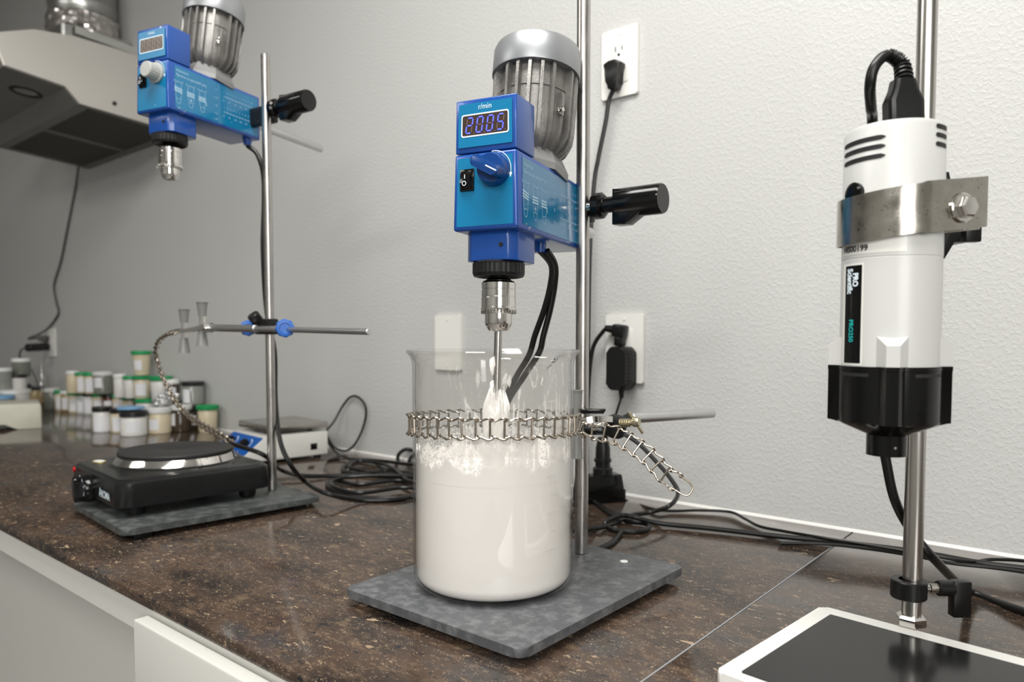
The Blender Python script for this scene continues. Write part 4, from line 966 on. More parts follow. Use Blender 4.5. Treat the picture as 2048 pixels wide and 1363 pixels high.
bm = newbm(); lathe(bm, [(.078, z1+.0115), (.0860, z1+.0125), (.0865, z1+.0135), (.0865, z1+.0175), (.0850, z1+.0190), (.060, z1+.0190), (.022, z1+.0183), (.020, z1+.0175), (.001, z1+.0175)], Matrix.Translation((*dc_, 0)), 72); link('burner', bm, M['ironplate'], hp)
for sx in (-1, 1):
    for sy in (-1, 1):
        bm = newbm(); lathe(bm, [(.010, 0), (.0125, .002), (.0145, .0165)], Matrix.Translation((sx*(wH/2-.030), sy*(dH/2-.030), 0)), 20); link('foot', bm, M['blackmatt'], hp)
bm = newbm(); MK = Matrix.Translation((-.006, -dH/2, .028)) @ Matrix.Rotation(PI/2, 4, 'X')
lathe(bm, [(.0205, -.002), (.0210, .004), (.0195, .012), (.0185, .0135)], MK, 36); prism(bm, rrect(.013, .037, .006), .010, .024, MK @ Matrix.Rotation(math.radians(12), 4, 'Z'), bev=.0025); kn = link('temperature_knob', bm, M['blackgloss'], hp, smooth=.5)
bm = newbm()
for ch, an in (('5', 60), ('4', 20), ('3', -20), ('HI', 100)):
    a = math.radians(an); Mt = MK @ Matrix.Rotation(a, 4, 'Z') @ Matrix.Translation((.0150, -.002, .0140))
    text(bm, ch, .0072, lambda x, y: Mt @ Vector((x-.001, y, 0)), bold=.0002)
link('dial_numbers', bm, M['whitepr'], kn, smooth=0)
bm = newbm(); Mt = Matrix.Translation((.040, -dH/2-.0022, .0235)) @ Matrix.Rotation(PI/2, 4, 'X')
text(bm, 'A', .0190, lambda x, y: Mt @ Vector((x, y, 0)), bold=.0003, sx=.8); text(bm, 'ROMA', .0155, lambda x, y: Mt @ Vector((x+.0105, y, 0)), bold=.0003, sx=.85); link('brand_lettering', bm, M['whitepr'], hp, smooth=0)
bm = newbm(); cyl(bm, (-.086, -dH/2-.0010, .046), (-.086, -dH/2-.004, .046), .004); link('indicator_light', bm, M['bluered'], hp)['label'] = 'small red indicator light'
bm = newbm(); lathe(bm, [(.016, 0), (.0158, .0006)], Matrix.Translation((-.088, -.080, z1)) @ Matrix.Diagonal((1.0, .62, 1, 1)), 24); lathe(bm, [(.0, 0.0006), (.0001, .0006)], Matrix.Translation((-.088, -.080, z1)), 8) if False else None
st = link('rating_sticker', bm, M['gold'], hp); bm = newbm(); lathe(bm, [(.012, .0007), (.0118, .0010)], Matrix.Translation((-.088, -.080, z1)) @ Matrix.Diagonal((1.0, .62, 1, 1)), 24); link('sticker_face', bm, M['whitelid'], st)

# ================================================================ MAGNETIC STIRRER WITH HOT TOP (white, behind)
yS = math.radians(-7); cS0 = Vector((-1.408, -.283, 0)); wS, dS = .165, .195
cS = cS0 + Matrix.Rotation(yS, 3, 'Z') @ Vector((-wS/2, dS/2, 0))
sm = thing('stirring_hot_plate', 'white stirring hot plate with blue control face near the wall', 'hot plate', (cS.x, cS.y, 0), yS)
bm = newbm(); prof = [(-dS/2, .008), (dS/2, .008), (dS/2, .060), (-dS/2+.052, .060), (-dS/2, .020)]
prism(bm, prof, -wS/2, wS/2, Matrix(((0, 0, 1, 0), (1, 0, 0, 0), (0, 1, 0, 0), (0, 0, 0, 1))), bev=.002); link('housing', bm, M['whitepaint'], sm)
sl = Vector((0, .052, .040)).normalized(); nn = Vector((0, -.040, .052)).normalized()
Ms = Matrix(((1, 0, 0, 0), (0, sl.y, nn.y, -dS/2), (0, sl.z, nn.z, .020), (0, 0, 0, 1)))
bm = newbm(); prism(bm, rrect(wS-.012, .054, .002, cy=.031), .0004, .0016, Ms); pnl = link('control_panel', bm, M['bluepanel'], sm)
for x in (-.035, .038):
    bm = newbm(); lathe(bm, [(.012, 0), (.0115, .010), (.009, .012)], Ms @ Matrix.Translation((x, .030, .0016)), 8); link('knob', bm, M['blackgloss'], pnl, smooth=.3)
    bm = newbm()
    for i in range(10):
        t0, t1 = math.radians(-30+i*12), math.radians(-30+(i+1)*12)
        bm.faces.new([bm.verts.new(Ms @ Vector((x+r*math.cos(t_), .030+r*math.sin(t_), .0019))) for r, t_ in ((.019, t0), (.019, t1), (.0165, t1), (.0165, t0))])
    link('dial_arc', bm, M['whitepr'], pnl, smooth=0)
bm = newbm(); box(bm, (wS/2+.0006, dS/2-.035, .028), (.0012, .016, .014), bev=.0004); link('fuse_switch', bm, M['blackgloss'], sm)
bm = newbm(); box(bm, (0, .030, .074), (.160, .140, .014), bev=.0015); link('top_plate', bm, M['steel'], sm)
for sx in (-1, 1):
    for sy in (-1, 1):
        bm = newbm(); cyl(bm, (sx*.05, .03+sy*.04, .058), (sx*.05, .03+sy*.04, .068), .006); link('standoff', bm, M['dark'], sm)
        bm = newbm(); cyl(bm, (sx*.065, sy*.08, 0), (sx*.065, sy*.08, .009), .008); link('foot', bm, M['blackmatt'], sm)

# ================================================================ JARS
def jar(label, l, r, top, bot, z, body, lid, lidh=.014, lab=None, taper=.0, group=None, lidw=1.0, dia=None, h=None, off=0, cat='jar'):
    g = onz((l+r)/2, bot, z); d = (g-CAM).dot(Fw)
    w_ = dia or (r-l)/FPX*d; h_ = h or (bot-top)/FPX*d
    dv = Vector((g.x-CAM.x, g.y-CAM.y, 0)).normalized(); c = g+dv*(w_/2+off); c.z = z
    c.y = min(c.y, -w_/2*1.1-.004)
    if z > 0: h_ = min(h_, .078)
    ya = math.atan2(CAM.y-c.y, CAM.x-c.x)
    t = thing('jar', label, cat, c, ya, group); R_ = w_/2*.94; hb_ = h_-lidh
    bm = newbm(); lathe(bm, [(R_*(1-taper)*.94, 0), (R_*(1-taper), .0025), (R_, hb_-.006), (R_*.95, hb_-.003), (R_*.93, hb_)], None, 32); link('body', bm, M[body], t)
    bm = newbm(); Rl = R_*1.06*lidw; lathe(bm, [(Rl, hb_), (Rl*1.02, hb_+.001), (Rl*1.02, hb_+lidh-.0015), (Rl*.98, hb_+lidh), (Rl*.92, hb_+lidh), (Rl*.90, hb_+lidh-.001), (.001, hb_+lidh-.001)], None, 32); link('lid', bm, M[lid], t)
    if lab:
        a0, a1, z0_, z1_ = lab; bm = newbm(); V = []
        for i in range(9):
            a = math.radians(a0+(a1-a0)*i/8); rz = R_+.0006; V.append((bm.verts.new((rz*math.cos(a), rz*math.sin(a), z0_*hb_)), bm.verts.new((rz*math.cos(a), rz*math.sin(a), z1_*hb_))))
        for i in range(8): bm.faces.new((V[i][0], V[i+1][0], V[i+1][1], V[i][1]))
        link('label_sticker', bm, M['label'], t)
    return t, c, h_
Z2 = .0745
front = [
 ('black-lidded jar of white cream with a broad label, left end of the front jars', 187, 224, 814, 865, 'white_jar', 'blacklid', .013, (-60, 50, .08, .78)),
 ('narrow view of a cream jar with black lid behind the shortest front jar', 222, 262, 817, 866, 'cream_jar', 'blacklid', .013, (-50, -5, .1, .8)),
 ('squat white jar with black lid, nearest of all the jars', 242, 294, 823, 873, 'white_jar', 'blacklid', .015, (-35, 30, .2, .8)),
 ('cream-filled jar with a white lid in the front row', 296, 343, 815, 868, 'cream_jar', 'whitelid', .016, (-55, -5, .2, .72)),
 ('dark-filled jar with a white lid, right of the cream one', 340, 384, 810, 864, 'dark_jar', 'whitelid', .014, (-70, -30, .3, .85)),
 ('dark jar with a black lid and white label half hidden behind chain', 374, 414, 812, 858, 'dark_jar', 'blacklid', .013, (-40, 20, .25, .75)),
 ('cream tub with green lid standing alone at the right end of the jars', 396, 436, 811, 865, 'cream_jar', 'green', .012, None),
]
for (lb_, l, r, tp_, bt, bd, ld, lh, la) in front:
    jar(lb_, l, r, tp_, bt, 0, bd, ld, lh, la, taper=.08 if ld == 'green' else 0, lidw=1.08 if ld == 'green' else 1, group='jars on the worktop')
# second row on the counter, under the stacked ones: (px, mat, lid)
lower = [
 ('slim cream jar with green lid at the left end of the back row', 115, 131, 821, 'cream_jar', 'green'), ('amber-tinted jar with white lid, second in the back row', 128, 142, 822, 'amber_jar', 'whitelid'),
 ('cream jar with green lid, third from left in the back row', 142, 158, 825, 'cream_jar', 'green'), ('white-labelled jar with green lid under the first stacked jars', 158, 174, 826, 'white_jar', 'green'),
 ('jar with black lid and white label, low in the back row', 172, 189, 828, 'white_jar', 'blacklid'), ('green-lidded jar beneath the large clear jar', 186, 212, 829, 'cream_jar', 'green'),
 ('dark red jar with black lid in the back row', 206, 232, 830, 'red_jar', 'blacklid'), ('cream jar with green lid beneath the white bottle-like jar', 231, 255, 832, 'cream_jar', 'green'),
 ('black-lidded jar in the back row behind the blue disc', 253, 270, 834, 'white_jar', 'blacklid'), ('green-lidded jar under the middle of the stack', 266, 300, 836, 'cream_jar', 'green'),
 ('black-lidded jar at the back under the stacked green lids', 290, 308, 838, 'dark_jar', 'blacklid'), ('green-lidded jar behind the crumpled foil', 302, 345, 842, 'white_jar', 'green'),
 ('dark jar with black lid beneath the clear jar', 374, 418, 848, 'dark_jar', 'blacklid'), ('black-lidded jar beneath the white-lidded dark jar', 346, 376, 845, 'dark_jar', 'blacklid')]
for (lb_, l, r, bt, bd, ld) in lower:
    c_ = (l+r)/2; g = onz(c_, bt, 0); dd = (g-CAM).dot(Fw)
    jar(lb_, l, r, 0, bt, 0, bd, ld, .012, (-50, 20, .1, .8), dia=max((r-l)/FPX*dd, .045), h=Z2-.0003, group='jars on the worktop')
upper = [
 ('white-lidded cream jar at the left end of the stacked row', 139, 154, 742, 786, 'cream_jar', 'whitelid', .011, None), ('green-lidded cream jar with white label, left in the stacked row', 155, 175, 744, 786, 'cream_jar', 'green', .011, (-45, 30, .1, .85)),
 ('green-lidded jar touching the large clear stacked jar', 173, 191, 745, 787, 'cream_jar', 'green', .011, (-50, 20, .1, .85)), ('wide murky clear jar with white lid and square label', 188, 226, 744, 788, 'clear_jar', 'whitelid', .012, (-58, -8, .35, .9)),
 ('tall white jar with white lid stacked left of the green lids', 231, 252, 748, 795, 'white_jar', 'whitelid', .012, None), ('labelled jar with green lid at the left foot of the top cup', 252, 272, 752, 796, 'white_jar', 'green', .010, None),
 ('cream cup with green lid directly under the topmost cup', 268, 302, 752, 797, 'cream_jar', 'green', .010, (-50, 25, .15, .8)), ('white-labelled tub with green lid beside the hanging chain', 302, 343, 753, 801, 'white_jar', 'green', .012, None),
 ('dark jar with white lid stacked left of the clear black-lidded one', 354, 378, 758, 800, 'dark_jar', 'whitelid', .013, (-60, 30, .15, .8)), ('clear grey jar with black lid stacked at the right end', 376, 420, 763, 808, 'grey_jar', 'blacklid', .011, (-62, -18, .1, .8))]
for (lb_, l, r, tp_, bt, bd, ld, lh, la) in upper:
    jar(lb_, l, r, tp_, bt, Z2, bd, ld, lh, la, taper=.08 if ld == 'green' else 0, lidw=1.06 if ld == 'green' else 1, group='jars stacked on other jars', dia=None if r-l > 25 else .042)
g = onz(285, 797, Z2); dd = (g-CAM).dot(Fw)+.03
tj = thing('jar', 'topmost cream cup with green lid on the stack', 'jar', (0, 0, 0), 0, 'jars stacked on other jars')
c = dep(284, 752, dd); tj.location = (c.x, min(c.y, -.036), .1485); ROOTS[tj.name] = Matrix.Translation(tj.location)
hh = (752-704)/FPX*dd; rb_ = 17/FPX*dd
bm = newbm(); lathe(bm, [(rb_*.78, 0), (rb_*.80, .002), (rb_, hh-.010)], None, 32); link('body', bm, M['cream_jar'], tj)
bm = newbm(); lathe(bm, [(rb_*1.12, hh-.011), (rb_*1.14, hh-.009), (rb_*1.12, hh), (rb_, hh), (rb_*.98, hh-.002), (.001, hh-.002)], None, 32); link('lid', bm, M['green'], tj)
bm = newbm(); V = []; ya = math.atan2(CAM.y-c.y, CAM.x-c.x)
for i in range(7):
    a = ya+math.radians(-55+55*i/6); V.append((bm.verts.new((rb_*.90*math.cos(a), rb_*.90*math.sin(a), hh*.22)), bm.verts.new((rb_*1.0*math.cos(a), rb_*1.0*math.sin(a), hh*.62))))
for i in range(6): bm.faces.new((V[i][0], V[i+1][0], V[i+1][1], V[i][1]))
link('label_sticker', bm, M['label'], tj)
# pale blue disc lid and crumpled foil
c = onz(262, 818, .070); bm = newbm(); lathe(bm, [(.034, 0), (.0355, .001), (.0355, .005), (.033, .0065), (.001, .007)], Matrix.Translation((c.x, c.y, .071)), 40); tag(link('blue_disc', bm, M['bluelid']), 'pale blue lid lying flat on top of the front jars', 'lid')
bm = newbm(); V = bmesh.ops.create_icosphere(bm, subdivisions=4, radius=1)['verts']; rs = random.Random(5); c = dep(330, 803, 2.09)
from mathutils import noise as mnoise
for v in V:
    k = 1+.55*mnoise.noise(v.co*2.3)+.35*mnoise.noise(v.co*6.1)+.2*mnoise.noise(v.co*13); v.co = Vector((v.co.x*.034*k, v.co.y*.020*k, v.co.z*.015*k)) 
    v.co = Matrix.Rotation(YAW, 3, 'Z') @ (Matrix.Rotation(-.30, 3, 'Y') @ v.co) + Vector((c.x, c.y, .092))
tag(link('crumpled_foil', bm, M['foil'], smooth=.2), 'crumpled piece of aluminium foil on the jar lids', 'foil')
# far left group
farj = [('amber-filled jar with wide black lid right of the white scale', 57, 88, 774, 808, 0, 'amber_jar', 'blacklid', .012, None), ('clear tall jar with white lid left of the jar rows', 90, 120, 777, 818, 0, 'clear_jar', 'whitelid', .013, (10, 55, .5, .8)),
 ('grey-green jar with black lid behind the amber one', 48, 66, 768, 800, 0, 'clear_jar', 'blacklid', .012, None)]
for (lb_, l, r, tp_, bt, z, bd, ld, lh, la) in farj: jar(lb_, l, r, tp_, bt, z, bd, ld, lh, la, group='jars on the worktop')
# jars behind / on the scale
for (lb_, px, py, d, r, h, bd, ld) in (
  ('white bowl-like tub behind the scale', 30, 790, 2.55, .046, .040, 'white_jar', 'whitelid'), ('grey jar with blue lid at the left frame edge behind the scale', 5, 808, 2.48, .034, .062, 'grey_jar', 'bluelid'),
  ):
    c = dep(px, py, d); t = thing('jar', lb_, 'jar', (c.x, c.y, 0), 0, 'jars by the scale'); ztop = c.z+h/2
    bm = newbm(); lathe(bm, [(r*.8, 0), (r*.85, .003), (r*.95, ztop*.6), (r, ztop-.010)], None, 28); link('body', bm, M[bd], t)
    bm = newbm(); lathe(bm, [(r*1.04, ztop-.012), (r*1.04, ztop-.001), (r*.98, ztop), (.001, ztop)], None, 28); link('lid', bm, M[ld], t)
stk = [('stacked white-lidded greenish jar behind the scale', 42, 716, 753, 2.62, .030, 'clear_jar', 'whitelid'), ('black-lidded jar in the pile behind the scale', 33, 748, 790, 2.60, .032, 'white_jar', 'blacklid'), ('pale jar at the left frame edge behind the scale', 4, 735, 785, 2.55, .030, 'grey_jar', 'whitelid')]
lowz = {}
for (lb_, px, ya_, yb_, d, r, bd, ld) in stk:
    a, b_ = dep(px, ya_, d), dep(px, yb_, d); t = thing('jar', lb_, 'jar', (a.x, a.y, b_.z), 0, 'jars by the scale'); h = a.z-b_.z
    bm = newbm(); lathe(bm, [(r*.92, 0), (r*.95, .002), (r*.95, h-.010)], None, 28); link('body', bm, M[bd], t)
    bm = newbm(); lathe(bm, [(r, h-.012), (r, h-.001), (r*.95, h), (.001, h)], None, 28); link('lid', bm, M[ld], t)
# scale
c = onz(84, 856, 0); bd_ = Vector((Fw.x, Fw.y, 0)).normalized(); yB = YAW+.60; uB = Vector((math.cos(yB), math.sin(yB), 0)); oo = c - uB*.16 + Vector((-uB.y, uB.x, 0))*.09; bal = thing('laboratory_scale', 'beige bench scale on the worktop at the left edge', 'scale', (oo.x, oo.y, 0), yB)
zt_b = dep(84, 806, (c-CAM).dot(Fw)).z
bm = newbm()
prism(bm, [(.16, .0), (.16, zt_b-.006), (.155, zt_b), (-.16, zt_b+.003), (-.16, .02), (-.12, .02), (.07, .02), (.09, .006), (.10, 0)], -.09, .09, Matrix(((1, 0, 0, 0), (0, 0, 1, 0), (0, 1, 0, 0), (0, 0, 0, 1))), bev=.003)
link('housing', bm, M['beige'], bal)
bm = newbm(); lathe(bm, [(.055, 0), (.062, .002), (.062, .006), (.058, .008), (.001, .008)], Matrix.Translation((-.03, 0, zt_b+.010)), 40); link('weighing_pan', bm, M['whitelid'], bal)
bm = newbm(); cyl(bm, (-.03, 0, zt_b-.002), (-.03, 0, zt_b+.011), .015); link('pan_support', bm, M['grey_jar'], bal)
for sx in (-.19, .0):
    bm = newbm(); cyl(bm, (sx, .06, 0), (sx, .06, .021), .012); cyl(bm, (sx, -.06, 0), (sx, -.06, .021), .012); link('foot', bm, M['blackmatt'], bal) if sx < -.1 else bm.free()
# glass cylinder behind the tall jar
c = onz(102, 806, 0); a = dep(102, 716, (c-CAM).dot(Fw)); tcg = thing('measuring_cylinder', 'slender clear glass cylinder standing below the far outlet', 'glassware', (c.x, min(c.y, -.04), 0))
bm = newbm(); hz_ = a.z; lathe(bm, [(.027, 0), (.027, .003), (.024, .004), (.024, hz_*.6), (.009, hz_*.75), (.008, hz_), (.010, hz_+.002), (.0065, hz_), (.0075, hz_*.75), (.022, hz_*.6), (.022, .006)], None, 28); link('glass_wall', bm, M['glass'], tcg)

# ================================================================ RANGE HOOD
HXr = -2.205
hd = thing('range_hood', 'stainless steel extractor hood on the wall, upper left', 'extractor hood', (-2.56, -.25, .88))
def hy(px, py): v = onx(px, py, HXr); return (v.y, v.z)
zb0 = .880; y1 = hy(160, 207)[0]
p_step = hy(160, 207); p_up = hy(130, 172); p_f0 = hy(10, 130); p_f1 = hy(-2, 100); p_t0 = hy(-6, 66)
p_tm = hy(70, 60); p_t1 = hy(150, 74); 
ztb = hy(280, 112)
ytop = ztb[1]
prof = [(0, zb0), (p_step[0], p_step[1]), p_up, p_f0, p_f1, p_t0, p_tm, p_t1, ztb, (0, ztb[1]-.0)]
def onface(poly, x, th): return Matrix(((0, 0, 1, 0), (1, 0, 0, 0), (0, 1, 0, 0), (0, 0, 0, 1)))
MX = Matrix(((0, 0, 1, 0), (1, 0, 0, 0), (0, 1, 0, 0), (0, 0, 0, 1)))
XA, XB = -2.925, HXr
bm = newbm(); prism(bm, prof, XB-.004, XB, MX); prism(bm, prof, XA, XA+.004, MX)
# skins between the two side panels
def skin(bm, pa, pb, th=.003):
    d = Vector((0, pb[0]-pa[0], pb[1]-pa[1])).normalized(); n_ = Vector((0, -d.z, d.y))*th
    A = [Vector((x, *p)) for x in (XA+.004, XB-.004) for p in (pa, pb)]
    hexa(bm, [A[0], A[2], A[3], A[1], A[0]+n_, A[2]+n_, A[3]+n_, A[1]+n_])
for a, b_ in zip(prof[3:8], prof[4:9]): skin(bm, a, b_)
skin(bm, prof[8], prof[9])
link('body', bm, M['hood'], hd, world=True, smooth=.3)
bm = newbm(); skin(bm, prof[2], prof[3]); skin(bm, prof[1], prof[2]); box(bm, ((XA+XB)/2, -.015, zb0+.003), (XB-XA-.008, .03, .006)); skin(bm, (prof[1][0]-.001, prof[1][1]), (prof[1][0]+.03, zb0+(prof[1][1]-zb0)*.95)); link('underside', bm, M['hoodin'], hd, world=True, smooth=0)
bm = newbm(); xm = (XA+XB)/2
for a, b_ in ((XA+.03, xm-.012), (xm+.012, XB-.03)):
    v = [(a, -.03, zb0+.002), (b_, -.03, zb0+.002), (b_, p_step[0]+.03, p_step[1]+.002), (a, p_step[0]+.03, p_step[1]+.002)]
    hexa(bm, [*v, *[(x, y, z+.006) for x, y, z in v]])
    link('grease_filter', bm, M['hooddark'], hd, world=True, smooth=0); bm = newbm()
bm.free()
bm = newbm()
for xx in (XA+.012, xm, XB-.015):
    w_ = .022; v = [(xx-w_/2, 0, zb0), (xx+w_/2, 0, zb0), (xx+w_/2, p_step[0], p_step[1]), (xx-w_/2, p_step[0], p_step[1])]
    bm = newbm(); hexa(bm, [*v, *[(x, y, z+.004) for x, y, z in v]]); link('filter_rail', bm, M['hoodin'], hd, world=True, smooth=0)
cL = dep(52, 182, 2.15); 
f_ = (0.0)
pm = ((p_up[0]+p_f0[0])/2, (p_up[1]+p_f0[1])/2); dl = Vector((0, p_f0[0]-p_up[0], p_f0[1]-p_up[1])).normalized()
# intersect the pixel ray with the underside plane
nrmL = dl.cross(Vector((1, 0, 0))).normalized(); rr0 = ray(52, 182); o0 = Vector((0, *p_up)); tt = (o0-CAM).dot(nrmL)/rr0.dot(nrmL); cL = CAM+rr0*tt
if nrmL.z > 0: nrmL = -nrmL
bm = newbm(); lathe(bm, [(.040, -.001), (.040, .004), (.030, .005), (.030, .001)], Matrix.Translation(cL) @ nrmL.to_track_quat('Z', 'Y').to_matrix().to_4x4(), 32, cap=False); rg = link('lamp_ring', bm, M['dark'], hd, world=True)
bm = newbm(); lathe(bm, [(.031, 0), (.026, .004), (.001, .006)], Matrix.Translation(cL) @ nrmL.to_track_quat('Z', 'Y').to_matrix().to_4x4(), 32); link('lamp_lens', bm, M['grey_jar'], rg, world=True)
bm = newbm(); q = hy(229, 207); cyl(bm, (XB-.002, q[0], q[1]), (XB+.002, q[0], q[1]), .006, seg=12); link('bolt', bm, M['dark'], hd, world=True)
# flange strip along top
bm = newbm(); a, b_ = hy(150, 60), hy(282, 108); v = [(XB-.02, *a), (XB+.001, *a), (XB+.001, *b_), (XB-.02, *b_)]
hexa(bm, [(x, y, z-.008) for x, y, z in v]+[(x, y, z+.012) for x, y, z in v]); link('top_flange', bm, M['galv'], hd, world=True, smooth=0)
# duct
dx = (XA+XB)/2; dct = thing('exhaust_duct', 'round galvanised duct rising from the hood to the ceiling', 'duct', (0, 0, 0))
dd2 = 2.42; cD = dep(180, 40, dd2); rD = 60/FPX*dd2
cD.y = min(cD.y, -rD-.01); zD = dep(180, 88, dd2).z
dct.location = (cD.x, cD.y, zD); ROOTS[dct.name] = Matrix.Translation(dct.location)
bm = newbm(); pr = [(rD, 0)]; k = 0; z = .10
hh = CZ-zD-.002
pr += [(rD, .07), (rD+.002, .072), (rD+.002, .078), (rD, .08)]
while z < hh-.03: pr += [(rD, z), (rD+.003, z+.006), (rD, z+.012)]; z += .12
pr.append((rD, hh)); lathe(bm, pr, None, 40); link('duct_pipe', bm, M['galv'], dct)
bm = newbm(); seg = 60; rings = []
for j in range(9):
    ring = []
    for i in range(seg):
        a = 2*PI*i/seg; p = Vector((math.cos(a), math.sin(a), j*.5)); r = rD+.005+.006*mnoise.noise(p*7)+.004*mnoise.noise(p*19); ring.append(bm.verts.new((r*math.cos(a), r*math.sin(a), -.002+j*.0085+.002*mnoise.noise(p*5))))
    rings.append(ring)
for A, B in zip(rings, rings[1:]):
    for i in range(seg): j = (i+1) % seg; bm.faces.new((A[i], A[j], B[j], B[i]))
link('foil_tape', bm, mat('crinkled_foil_tape', (.66, .62, .6), .22, 1, chips=(.5, .12, .12), cs=45, ct=.70), dct, smooth=.3)
bm = newbm(); prism(bm, rrect(rD*2.3, rD*2.1, .01), -.04, .001); link('duct_collar', bm, M['galv'], dct)

# ================================================================ CORDS, PLUGS, ADAPTERS
def cord(label, pts, r, m='cable', seg=10, cat='cord', name='extension_cord', par=None):
    bm = newbm(); tube(bm, pts, r, seg=seg, n=8)
    if par: return link('mains_cord', bm, M[m], par, world=True)
    return tag(link(name, bm, M[m]), label, cat)
def Z(px, py, z=.0045): return onz(px, py, z)
def W(px, py, y=-.006): return ony(px, py, y)
# hood cord
cord('thin grey cord hanging down the wall from the hood', [W(157, 334, -.03), W(150, 380), W(136, 450), W(122, 520), W(108, 570), W(113, 605), W(117, 625), W(103, 648), W(88, 662, -.02), W(60, 676, -.05)], .004, 'greycable', par=hd)
pg = thing('power_plug', 'grey plug lying against the top of the far outlet', 'plug', (OF.x-.02, -.03, OF.z+.02)); bm = newbm(); tube(bm, [W(58, 677, -.055), W(72, 673, -.045), W(82, 676, -.03), W(95, 678, -.012)], lambda f: .006+.008*f, seg=10, n=4); link('plug_body', bm, M['greycable'], pg, world=True)
pg = thing('power_adapter', 'black power brick plugged into the far outlet', 'adapter', (OF.x-.03, -.04, OF.z-.02)); p, q = W(54, 695, -.10), W(95, 693, -.012)
bm = newbm(); cyl(bm, p, q, .016, seg=8, bev=.003); link('brick', bm, M['black'], pg, world=True)
bm = newbm(); tube(bm, [p, W(42, 700, -.10), W(40, 715, -.09), W(55, 728, -.06), W(68, 748, -.04), W(78, 775, -.03), onz(84, 800, .006)], .0035, seg=8); link('cord', bm, M['greycable'], pg, world=True)
# upper outlet plug
pg = thing('power_plug', 'black plug in the bottom socket of the upper outlet', 'plug', (OU.x, -.02, OU.z-.02))
c = Vector((OU.x-.002, -.0085, OU.z-.0255)); bm = newbm()
prof = [(-.0175, .021), (-.006, .025), (.006, .025), (.0175, .019), (.012, .004), (.0085, -.010), (.0085, -.022), (-.0085, -.022), (-.009, -.008), (-.013, .006)]
prism(bm, prof, .0, .020, Matrix.Translation((c.x, c.y, c.z)) @ Matrix.Rotation(PI/2, 4, 'X'), bev=.003); link('plug_body', bm, M['black'], pg, world=True)
q = c+Vector((0, -.010, -.020)); bm = newbm()
tube(bm, [q, ony(1218, 200, -.018), ony(1212, 240, -.018), ony(1204, 280, -.018), ony(1196, 320, -.018), ony(1188, 370, -.018), ony(1180, 500, -.02), ony(1176, 700, -.02), ony(1172, 850, -.02), ony(1172, 940, -.03), Z(1150, 1005, .005), Z(1100, 1000)], .0038, seg=10); link('cord', bm, M['cable'], pg, world=True)
# lower outlet: angled plug + adapter
pg = thing('power_plug', 'black angled plug in the top socket of the lower outlet', 'plug', (OL.x-.01, -.02, OL.z+.02))
bm = newbm(); p = W(1240, 665, -.018); box(bm, (0, 0, 0), (.024, .020, .022), Matrix.Translation(p+Vector((.0, 0, .003))) @ Matrix.Rotation(.15, 4, 'Y'), bev=.004)
cyl(bm, p+Vector((-.004, 0, .004)), p+Vector((-.028, -.002, .008)), .0085, .0055, seg=14, bev=.001); box(bm, (0, 0, 0), (.016, .018, .018), Matrix.Translation(p+Vector((.000, 0, -.014))), bev=.004); link('plug_body', bm, M['black'], pg, world=True)
bm = newbm(); tube(bm, [p+Vector((-.026, -.002, .008)), W(1205, 664, -.02), W(1192, 682, -.02), W(1184, 705, -.02), W(1178, 760, -.02), W(1172, 880, -.02), Z(1165, 975, .006)], .0036, seg=10); link('cord', bm, M['cable'], pg, world=True)
pg = thing('power_adapter', 'black ribbed power adapter on the lower outlet', 'adapter', (OL.x-.01, -.03, OL.z-.02))
bm = newbm(); a, b_ = W(1211, 693, -.035), W(1263, 781, -.035); c = (a+b_)/2; c.y = -.026
prism(bm, rrect(b_.x-a.x-.014, a.z-b_.z, .010), -.018, .018, Matrix.Translation(c) @ Matrix.Rotation(PI/2, 4, 'X'), bev=.005); 
for k in range(9): 
    z = c.z-.026+k*.0062
    for s in (-1, 1): box(bm, (c.x+s*((b_.x-a.x)/2-.007), c.y, z), (.0022, .020, .0028), bev=.0006)
link('brick', bm, M['blackmatt'], pg, world=True)
bm = newbm(); p = Vector((c.x+.001, c.y, b_.z+.002)); cyl(bm, p, p+Vector((0, 0, -.016)), .0055, .0035); tube(bm, [p+Vector((0, 0, -.014)), W(1236, 815, -.03), W(1229, 835, -.03), W(1212, 865, -.035), W(1206, 900, -.035), W(1210, 940, -.035), W(1222, 970, -.04), W(1243, 995, -.04), W(1268, 1005, -.03), Z(1310, 1018, .004), Z(1345, 1021, .003), Z(1400, 1020, .003), Z(1460, 1023, .003), Z(1490, 1037, .003), Z(1520, 1052, .003), Z(1570, 1062, .006), Z(1640, 1074, .009), Z(1730, 1088, .009), Z(1850, 1108, .009), Z(1940, 1122, .006), Z(1985, 1118, .004), Z(2060, 1122, .003), Z(2200, 1140, .003), Vector((.5, -.04, .003)), Vector((1.0, -.05, .003))], .0021, seg=8); link('cord', bm, M['cable'], pg, world=True)
# black power strip end with plug standing on it
ps = thing('power_strip', 'black extension socket block on the worktop near the wall', 'power strip', onz(1225, 1003, 0))
a = onz(1192, 1008, 0); b_ = onz(1253, 1003, 0); u = (b_-a).normalized(); v = Vector((-u.y, u.x, 0))
if v.y < 0: v = -v
zt_ = dep(1225, 948, (b_-CAM).dot(Fw)).z
wB = (b_-a).length; Mx = Matrix(((u.x, v.x, 0, a.x), (u.y, v.y, 0, a.y), (0, 0, 1, 0), (0, 0, 0, 1)))
bm = newbm(); hexa(bm, [(-.03, 0, 0), (wB, 0, 0), (wB, .034, 0), (-.03, .034, 0), (-.024, .003, zt_), (wB-.007, .003, zt_), (wB-.007, .031, zt_), (-.024, .031, zt_)], bev=.0015, M=Mx); link('block', bm, M['blackgloss'], ps, world=True)
bm = newbm(); box(bm, (wB-.002, .017, .012), (.006, .026, .016), Mx, bev=.001); link('end_cap', bm, M['black'], ps, world=True)
